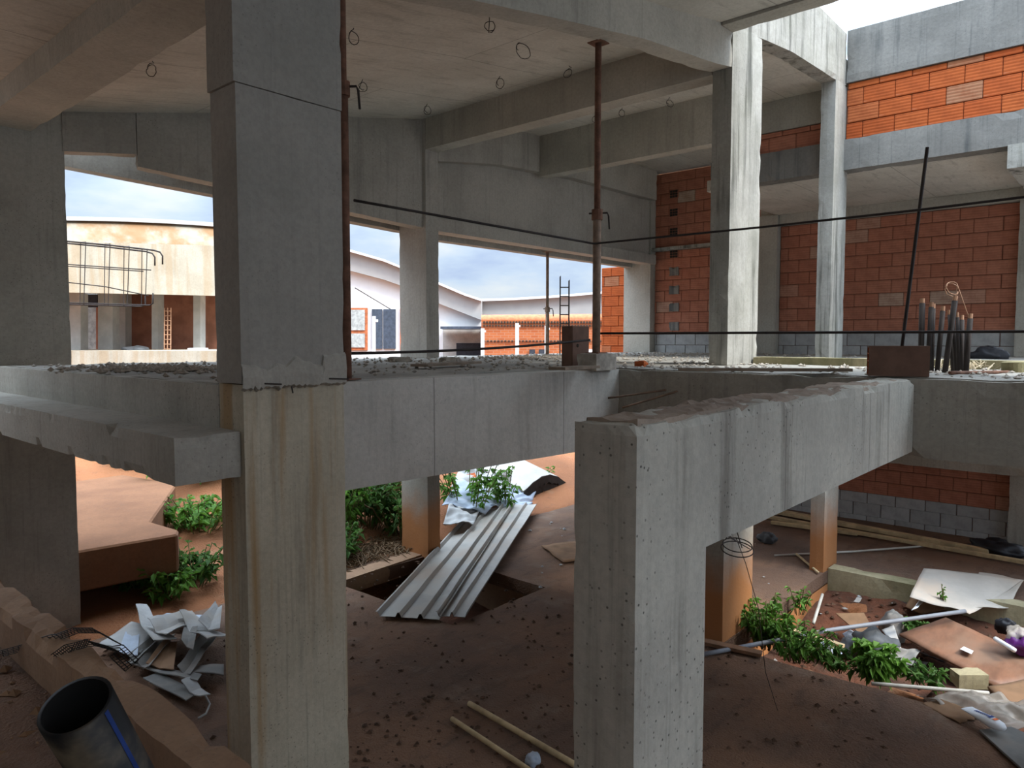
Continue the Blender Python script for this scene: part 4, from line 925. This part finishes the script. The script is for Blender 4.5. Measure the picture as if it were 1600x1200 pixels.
pts = [(rnd.uniform(1.4, 6.1), rnd.uniform(1.2, 7), GR + 0.008) for i in range(900)] + [(rnd.uniform(2.6, 4.0), rnd.uniform(2.3, 4.2), GR + .01) for i in range(160)]
rubble('floor_crumbs', pts, (0.005, 0.026), M['crumb'], 'small dark crumbs scattered on the lower floor', 3)
pts = [(rnd.uniform(6.2, 9.0), rnd.uniform(3, 7), GR + 0.012) for i in range(60)] + [(rnd.uniform(6.4, 9), rnd.uniform(-0.5, 2.7), gz(8, 1) + 0.3) for i in range(0)]
rubble('paper_flecks', pts, (0.012, 0.035), M['paper'], 'small white paper flecks on the lower floor', 4)
pts = []
for i in range(420):
    x, y = rnd.uniform(6.3, 9.0), rnd.uniform(-0.6, 2.75); pts.append((x, y, gz(x, y) + 0.05))
rubble('shaft_litter', pts, (0.008, 0.035), M['crumb'], 'small dark litter on the shaft bottom', 5)
rubble('shaft_litter', pts[::4], (0.008, 0.03), M['paper'], 'small white litter on the shaft bottom', 6)
rubble('landing_rubble', [(rnd.uniform(-.2, 1.05), rnd.uniform(.8, 5), -1.72) for i in range(260)], (0.008, 0.035), M['card'], 'dark crumbs on the earth landing at lower left', 7)
for (x, y, sx, d) in ((620, 565, .12, 'grey stone on the slab left of the facade column foot'), (1005, 573, .07, 'small orange brick shard near the pale column'), (700, 566, .09, 'flat grey stone behind the long slab-edge beam')):
    p = PZ(x, y, SL + 0.0); tag(MB().rough(p.x - sx, p.x + sx, p.y - sx * .7, p.y + sx * .7, SL - 0.01, SL + 0.05, 0.05, 0.01, 0.05, seed=x).build('loose_stone', M['brick2'] if 'orange' in d else M['stone']), d, 'stone')
for (x0, y0, x1, y1, wd, d) in ((655, 571, 740, 566, .16, 'thin dark board lying on the slab in mid view'), (870, 576, 925, 573, .14, 'thin board on the slab left of the tall prop'), (1060, 577, 1330, 578, .06, 'long thin batten on the slab before the pale column')):
    tag(MB().beam(PZ(x0, y0, SL + .03), PZ(x1, y1, SL + .03), wd, 0.02).build('board', M['oldwood']), d, 'board')
# ------------------------------------------------------------------ plants
def plant(base, rad, ht, nst, leaf, label, seed, mat='leaf', dense=14, name='weed_plant', cat='plant', droop=0.4, fan=False, grp=None):
    rnd = random.Random(seed); base = Vector(base); t = thing(name, label, cat, base, grp); sm = MB(); lm = MB()
    for i in range(nst):
        a = rnd.random() * 6.283; r = rad * math.sqrt(rnd.random()); h = ht * rnd.uniform(.55, 1.1)
        foot = base + Vector((math.cos(a) * r * .35, math.sin(a) * r * .35, 0)); tip = base + Vector((math.cos(a) * r, math.sin(a) * r, h))
        mid = foot.lerp(tip, .5) + Vector((0, 0, h * .12)); sm.tube([foot, mid, tip], 0.004 + .003 * ht, 4)
        for k in range(dense):
            s = rnd.uniform(.25, 1.0); q = foot.lerp(mid, s * 2) if s < .5 else mid.lerp(tip, s * 2 - 1)
            d = Vector((rnd.uniform(-1, 1), rnd.uniform(-1, 1), rnd.uniform(-.5, .7))).normalized(); L = leaf * rnd.uniform(.6, 1.3)
            sd2 = d.cross(Vector((0, 0, 1)));
            if sd2.length < .1: continue
            sd2 = sd2.normalized() * L * .27; m_ = q + d * L * .5 + Vector((0, 0, L * .08)); e_ = q + d * L - Vector((0, 0, L * droop))
            lm.add([q, m_ + sd2, e_, m_ - sd2], [(0, 1, 2), (0, 2, 3)])
            if fan:
                for rot in (-0.9, 0.9):
                    d2 = Matrix.Rotation(rot, 3, 'Z') @ d; s2 = d2.cross(Vector((0, 0, 1))).normalized() * L * .2
                    lm.add([q, q + d2 * L * .5 + s2, q + d2 * L * .9 - Vector((0, 0, L * droop)), q + d2 * L * .5 - s2], [(0, 1, 2), (0, 2, 3)])
    tag(sm.build('stems', M['stem'], t), kind='stuff'); tag(lm.build('foliage', M[mat], t), kind='stuff')
    return t
plant(PZ(1195, 1010, -2.95), .30, .42, 40, .075, 'tall green weeds at the orange foot of the wire-ring column', 1)
plant(PZ(1245, 1030, -2.95), .34, .34, 40, .07, 'green weeds in the middle of the near shaft edge', 2)
plant(PZ(1310, 1050, -2.95), .26, .20, 24, .065, 'low weeds right of the shaft edge clump', 3, 'leaf2')
plant(PZ(1372, 1058, -2.95), .20, .24, 18, .10, 'bright fern-like tuft near the thin white pipe', 4, fan=True)
plant(PZ(1440, 1070, -2.98), .22, .18, 12, .08, 'dark little weed under the plywood', 5, 'leaf2')
plant(PZ(1248, 960, -2.95), .14, .30, 8, .07, 'thin weed against the orange shaft side', 6, dense=8)
plant(PZ(1425, 985, -3.0), .15, .12, 8, .07, 'small weed by the far end of the grey pipe', 7, 'leaf2')
plant(PZ(1475, 950, -2.85), .05, .25, 3, .05, 'single sprig in front of the white sheet', 8, dense=8)
plant((6.35, 8.45, -2.75), .7, 1.0, 60, .13, 'dark bush between the nearest column and the facade column', 10, 'leaf2', 14, 'bush', 'bush')
plant((7.3, 9.2, -2.5), .8, 1.3, 50, .15, 'tall bush behind the dark bush', 11, 'leaf2', 14, 'bush', 'bush')
plant((5.75, 8.3, -2.7), .5, 0.95, 40, .12, 'bright bush just right of the nearest column', 12, 'leaf', 12, 'bush', 'bush')
plant((8.0, 7.95, -2.75), .62, .95, 20, .11, 'leafy shrub right of the facade column over the metal sheets', 13, 'leaf', 8, 'bush', 'bush', fan=True)
plant((8.75, 7.85, -2.75), .45, .62, 11, .11, 'smaller leafy shrub at the far end of the metal sheets', 14, 'leaf', 8, 'bush', 'bush', fan=True)
plant((5.35, 7.75, -2.85), .45, .5, 40, .10, 'low dark bush behind the earth-stained kerb', 24, 'leaf2', 12, 'bush', 'bush')
plant((6.6, 7.9, -2.8), .5, .75, 44, .11, 'dark bush just behind the facade column foot', 25, 'leaf2', 12, 'bush', 'bush')
plant(PZ(230, 925, -2.8), .45, .45, 34, .11, 'dark weeds under the landing edge', 15, 'leaf2', 12)
plant(PZ(305, 915, -2.8), .40, .40, 28, .11, 'weeds with white litter left of the nearest column', 16, 'leaf2', 12)
plant(PZ(265, 935, -2.8), .3, .35, 24, .10, 'fresh weeds just behind the pale offcuts', 17, 'leaf', 12)
plant((4.45, 9.5, -2.6), .55, .5, 40, .12, 'bright weeds beside the notched landing', 18, 'leaf', 12)
plant((5.3, 11.2, -2.2), .9, .6, 50, .15, 'bright green bank under the ledge beam', 19, 'leaf', 12)
plant((4.75, 12.8, -2.0), .8, .5, 30, .15, 'far weeds past the end of the landing', 20, 'leaf', 10)
plant(PZ(125, 728, -2.08), .12, .35, 9, .14, 'dry grassy tuft on the landing', 21, 'leaf', 8, droop=.1)
plant((5.15, 6.55, -3.2), .28, .22, 16, .12, 'leafy weed in the square hole', 22, 'leaf2', 9)
plant((10.6, 8.7, -2.62), .4, .18, 14, .09, 'low grass beside the curved roofing sheets', 23, 'leaf', 9)
rnd = random.Random(9); mb = MB()
for i in range(420):
    p = Vector((rnd.uniform(4.6, 6.6), rnd.uniform(7.35, 8.2), -2.85)); a = rnd.random() * 6.28
    mb.tube([p, p + Vector((math.cos(a) * .15, math.sin(a) * .15, .12)), p + Vector((math.cos(a) * .4, math.sin(a) * .4, .05))], 0.006, 4)
tag(mb.build('dry_brush', M['dry']), 'dry brown stalks behind the earth-stained kerb', 'brush', kind='stuff')
for x0, y0, x1, y1, d in ((560, 780, 605, 825, 'upper'), (545, 835, 618, 858, 'lower')):
    cord('dry_branch', [PY(x0, y0, 8.2), PY((x0 + x1) / 2, (y0 + y1) / 2 - 8, 8.1), PY(x1, y1, 7.9)], 0.012, M['dry'], d + ' bare branch drooping in front of the dark bush', 'branch', 0.03, 5)
# ------------------------------------------------------------------ heap and roofing outside, beyond the metal sheets
def heapz(x, y): return gz(x, y)
hp = [((690, 790), (760, 800), (800, 770), (720, 745), 'paper2', 'large bluish plastic sheet on the outdoor heap'), ((705, 760), (790, 775), (800, 745), (720, 728), 'paper', 'white crumpled sacking on the outdoor heap'),
      ((760, 790), (830, 790), (838, 765), (775, 765), 'paper2', 'pale blue sheet at the right of the outdoor heap'), ((770, 755), (815, 765), (825, 740), (785, 735), 'paper3', 'grey torn sheet on the outdoor heap'),
      ((695, 815), (740, 820), (750, 795), (700, 790), 'paper', 'white scraps low on the outdoor heap behind the shrub'), ((715, 752), (745, 745), (742, 738), (718, 744), 'brick2', 'red-brown board on the outdoor heap'),
      ((745, 770), (790, 785), (795, 770), (755, 760), 'paper', 'pale twisted sheet in the middle of the outdoor heap')]
for i, (a, b_, c_, d_, mt, lb) in enumerate(hp):
    zq = -2.32
    P4 = [PY(q[0], q[1], 7.58 + (800 - q[1]) * 0.019) for q in (a, b_, c_, d_)]
    sheet('tarpaulin' if mt != 'brick2' else 'board', P4, M[mt], lb, 'sheet', 18, 0.10 if mt != 'brick2' else 0.01, i + 60, 0.01, 3.0)
# curved roofing sheets with dark ragged strips along the open end
rt_ = thing('curved_roofing', 'stack of curved pale roofing sheets with dark ragged ends', 'roof sheet', PY(850, 772, 8.2))
e0 = PY(818, 770, 8.1); e1 = PY(896, 768, 8.35); bk = (PY(742, 716, 9.6) - PY(826, 760, 8.1))
for k in range(2):
    vs = []; fs = []; n = 18; m = 10
    for l_ in (0, 1):
        for j in range(m + 1):
            for i in range(n + 1):
                s = i / n; p = e0.lerp(e1, s) + bk * (j / m) + Vector((0, 0, (0.30 - 0.14 * k) * math.sin(math.pi * s) - 0.02 * l_ + (0.012 if i % 3 == 0 else 0))) + Vector((0, 0, 0.02 - 0.02 * k))
                vs.append(p)
    g = lambda j, i, l_: l_ * (m + 1) * (n + 1) + j * (n + 1) + i
    for j in range(m):
        for i in range(n): fs += [(g(j, i, 0), g(j, i + 1, 0), g(j + 1, i + 1, 0), g(j + 1, i, 0)), (g(j, i, 1), g(j + 1, i, 1), g(j + 1, i + 1, 1), g(j, i + 1, 1))]
    MB().add(vs, fs).build('roof_sheet', M['tin'], rt_)
    mb = MB(); rnd = random.Random(k)
    vs = []; fs = []
    for i in range(n * 3 + 1):
        s = i / (n * 3); p = e0.lerp(e1, s) - bk * 0.004; zt_ = (0.30 - 0.14 * k) * math.sin(math.pi * s) - 0.01 - 0.02 * k + 0.02
        vs += [p + Vector((0, 0, zt_)), p + bk * -0.01 + Vector((0, 0, zt_ - 0.10 - rnd.random() * 0.05)), p + bk * 0.03 + Vector((0, 0, zt_ - 0.12))]
    for i in range(n * 3): fs += [(i * 3, i * 3 + 1, i * 3 + 4, i * 3 + 3), (i * 3 + 1, i * 3 + 2, i * 3 + 5, i * 3 + 4)]
    MB().add(vs, fs).build('dark_end_strip', M['dark'], rt_)  # very dark ragged strip under the arched sheet edge
# ------------------------------------------------------------------ far buildings
M['fwhite'] = flat('far_white_wall', (0.68, 0.68, 0.67), 0.8, 0, 0.03, 2)
M['fbeige'] = flat('far_beige_roof_edge', (0.34, 0.33, 0.315), 0.8, 0, 0.04, 2)
M['fgrey'] = flat('far_grey_column', (0.42, 0.41, 0.38), 0.9, 0, 0.12, 3)
M['fdark'] = flat('far_dark_opening', (0.03, 0.035, 0.045), 0.6)
M['shutter'] = flat('far_dark_shutter', (0.05, 0.065, 0.09), 0.6)
M['fframe'] = flat('far_orange_frame', (0.42, 0.13, 0.05), 0.7)
M['fpane'] = flat('far_pane', (0.36, 0.38, 0.36), 0.25)
M['canopy'] = concrete('rust_streaked_canopy', (0.50, 0.46, 0.37), (0.41, 0.365, 0.28), 0.2, rust=0.35, pores=0.2)
def rustband():
    t = NT('rusty_canopy_slope'); c = t.mix(t.ramp(t.noise(1.0, 5, .6, (1.6, 1.6, 0.35)), .40, .62), (0.24, 0.13, 0.06), (0.29, 0.26, 0.20))
    c = t.mix(t.ramp(t.noise(3, 5), .4, .7, 0, .5), c, (0.26, 0.18, 0.10)); return t.fin(c, .9)
M['rustband'] = rustband()
def fbrick():
    t = NT('far_brick'); bt_ = t.n('ShaderNodeTexBrick'); mpp = t.n('ShaderNodeMapping'); mpp.inputs['Rotation'].default_value = (math.pi / 2, 0, 0)
    mpp2 = t.n('ShaderNodeMapping'); mpp2.inputs['Rotation'].default_value = (0, 0, -math.atan2(RT.y, RT.x)); t.l(t.tc.outputs['Object'], mpp2.inputs[0]); t.l(mpp2.outputs[0], mpp.inputs[0])
    t.l(mpp.outputs[0], bt_.inputs['Vector']); bt_.inputs['Scale'].default_value = 1; bt_.inputs['Brick Width'].default_value = .32; bt_.inputs['Row Height'].default_value = .11; bt_.inputs['Mortar Size'].default_value = .009
    bt_.inputs['Color1'].default_value = (.33, .085, .026, 1); bt_.inputs['Color2'].default_value = (.40, .12, .04, 1); bt_.inputs['Mortar'].default_value = (.36, .20, .13, 1)
    return t.fin(bt_.outputs[0], .9)
M['fbrick'] = fbrick()
M['fclay'] = flat('far_clay_wall', (0.34, 0.15, 0.095), .9, 0, .2, 3)
FH = Vector((FW.x, FW.y, 0)).normalized()
# canopied building at the left
cb = thing('canopied_building', 'unfinished building with a rust-streaked curved canopy and brick bays at the left', 'building', PD(220, 560, 17))
def arcmesh(rows, name, mat):
    vs = []; fs = []; st = list(range(20, 381, 20)); m = len(rows)
    for x in st:
        for fy, dd in rows: vs.append(PD(x, fy(x), 15 + (x - 100) * 0.008 + dd))
    for i in range(len(st) - 1):
        for k in range(m - 1): fs.append((i * m + k, i * m + k + 1, (i + 1) * m + k + 1, (i + 1) * m + k))
    return MB().add(vs, fs).build(name, mat, cb)
bowl = lambda x: 6 * ((x - 150) / 200) ** 2
arcmesh([(lambda x: 458 + (x - 105) * .02, 3.5), (lambda x: 457 + (x - 105) * .022, 0), (lambda x: 377 + (x - 105) * .03, 0)], 'canopy_face', M['canopy'])
arcmesh([(lambda x: 377 + (x - 105) * .03, 0), (lambda x: 345 + bowl(x) + (x - 105) * .02, .45)], 'canopy_slope', M['rustband'])
arcmesh([(lambda x: 345 + bowl(x) + (x - 105) * .02, .45), (lambda x: 344 + bowl(x) + (x - 105) * .02, .35), (lambda x: 338 + bowl(x) + (x - 105) * .02, .38), (lambda x: 338 + bowl(x) + (x - 105) * .02, 2.5)], 'canopy_rim', M['fbeige'])
def fq(name, x0, x1, y0, y1, d, mat, par, dep=0.25): return MB().slabpoly([PD(x0, y1, d), PD(x1, y1, d), PD(x1, y0, d), PD(x0, y0, d)], FH * dep).build(name, M[mat], par)
fq('back_wall', 150, 360, 460, 556, 18.6, 'fclay', cb, .2)
fq('side_wall', 60, 118, 460, 556, 18.8, 'fgrey', cb, .2)
fq('doorway', 118, 150, 458, 552, 18.9, 'fpane', cb, .1)
fq('lintel', 126, 152, 460, 480, 18.3, 'fdark', cb, .1)
for x0, x1, d in ((106, 126, 16.8), (153, 176, 17.2), (184, 196, 18.2), (237, 247, 17.6), (302, 313, 17.6)): fq('bay_column', x0, x1, 458, 556, d, 'fgrey', cb, .3)
fq('base_slab', 40, 380, 548, 640, 15.5, 'canopy', cb, 4)
fq('pallet', 293, 311, 544, 549, 16.5, 'fwhite', cb, .5)
blob('rubbish_pile', PD(212, 547, 16.6) + Vector((0, 0, -.05)), .35, .3, .14, M['bag'], 'dark rubbish pile on the base of the canopied building', 'rubbish', 21)
ld = thing('ladder', 'slim pale red ladder-like cage standing in the canopied building', 'ladder', PD(262, 548, 16.8))
for x in (257, 262, 267): MB().tube([PD(x - .5, 549, 16.8), PD(x, 481, 16.8)], .012, 5).build('rail', M['wirepale'], ld)
for i in range(9): MB().tube([PD(256.5, 486 + i * 7.4, 16.8), PD(267, 486 + i * 7.4, 16.8)], .010, 5).build('rung', M['wirepale'], ld)
# white building
wb = thing('white_building', 'white building with a wavy pale roof edge in the distance', 'building', PD(680, 560, 36))
def fpoly(name, pts, d, mat, par, dep): return MB().slabpoly([PD(x, y, d) for x, y in pts], FH * dep).build(name, M[mat], par)
topl = [(440, 366), (500, 377), (555, 392), (600, 405), (637, 420), (690, 443), (725, 458), (752, 467)]
fpoly('roof_edge', topl + [(752, 500), (690, 476), (637, 450), (600, 437), (555, 425), (500, 411), (440, 402)], 35.6, 'fbeige', wb, 5)
fpoly('roof_rim', topl + [(x, y + 3.5) for x, y in reversed(topl)], 35.3, 'fwhite', wb, .6)
tr = [(752, 467), (800, 465.5), (860, 462), (945, 455), (1010, 450)]
fpoly('wing_wall', tr + [(1010, 560), (752, 560)], 37, 'fbeige', wb, 5)
fpoly('wing_rim', tr + [(x, y + 3.5) for x, y in reversed(tr)], 36.7, 'fwhite', wb, .5)
fpoly('front_wall', [(440, 402), (500, 411), (555, 425), (600, 437), (637, 450), (690, 476), (752, 500), (752, 562), (440, 562)], 36, 'fwhite', wb, 4)
for x0, x1, nm in ((545, 574, 'window'), (625, 652, 'window')):
    f = fq(nm, x0, x1, 481, 547, 35.9, 'fframe', wb, .1)
    fq('pane', x0 + 3, x1 - 4, 484, 516, 35.85, 'fpane', f, .03); fq('pane', x0 + 3, x1 - 4, 521, 543, 35.85, 'fpane', f, .03)
for x0, x1 in ((581, 597), (599, 618)): fq('shutter', x0, x1, 483, 545, 35.9, 'shutter', wb, .08)
fq('recess', 692, 752, 514, 562, 35.95, 'fgrey', wb, .05); fq('entrance', 713, 752, 536, 562, 35.9, 'fdark', wb, .05)
fq('awning', 688, 754, 510, 514, 34.2, 'shutter', wb, 1.6)
# round-topped brick house
bh = thing('brick_house', 'orange brick building with dark dentil bands and rounded top edge', 'building', PD(850, 562, 31))
fq('wall', 752, 1000, 500, 565, 31, 'fbrick', bh, 5)
mb = MB(); n = 8; vs = []; fs = []
for i in range(n + 1):
    a = math.pi / 2 * i / n; dy = -math.sin(a) * 9; dd = (1 - math.cos(a)) * .4
    vs += [PD(752, 501 + dy, 31 + dd), PD(1000, 499 + dy, 31 + dd)]
vs += [PD(752, 492, 35), PD(1000, 490, 35)]
for i in range(n + 1): fs.append((i * 2, i * 2 + 1, i * 2 + 3, i * 2 + 2))
mb.add(vs, fs); mb.build('roof_edge', M['fframe'], bh, True)
for y0, st_, hh in ((502, 4.6, 3.4), (508, 4.6, 2.2), (532, 5.5, 2.2)):
    mb = MB(); x = 755
    while x < 990: mb.slabpoly([PD(x, y0 + hh, 30.93), PD(x + st_ * .6, y0 + hh, 30.93), PD(x + st_ * .6, y0, 30.93), PD(x, y0, 30.93)], FH * .08); x += st_
    tag(mb.build('dentil_band', M['dark'], bh), 'row of dark dentils', kind='stuff')
for x0, x1 in ((827, 836), (842, 851)): fq('small_window', x0, x1, 546, 559, 30.9, 'fdark', bh, .05)
fq('air_unit', 920, 930, 546, 558, 30.5, 'fwhite', bh, .4)
for i, (x, yt, d) in enumerate(((754, 513, 'left'), (808, 505, 'middle'), (854, 509, 'right'))):
    t = thing('lamp_post', d + ' white post with a small lamp before the brick building', 'post', PD(x, 562, 28), 'white posts')
    fq('post', x - 2.8, x + 2.8, yt, 575, 28, 'fwhite', t, .14); fq('lamp_head', x + 2.5, x + 5, yt + 3, yt + 6, 28, 'fwhite', t, .1)
t = thing('lamp_post', 'white post with a lamp before the dark shutters', 'post', PD(584, 562, 28), 'white posts')
fq('post', 581.5, 586, 494, 580, 28, 'fwhite', t, .14); fq('lamp_head', 586, 590, 499, 503, 28, 'fwhite', t, .1)
cord('overhead_wire', [PD(555, 450, 30), PD(610, 483, 34)], .02, M['wire'], 'thin overhead wire in front of the white building', 'wire')
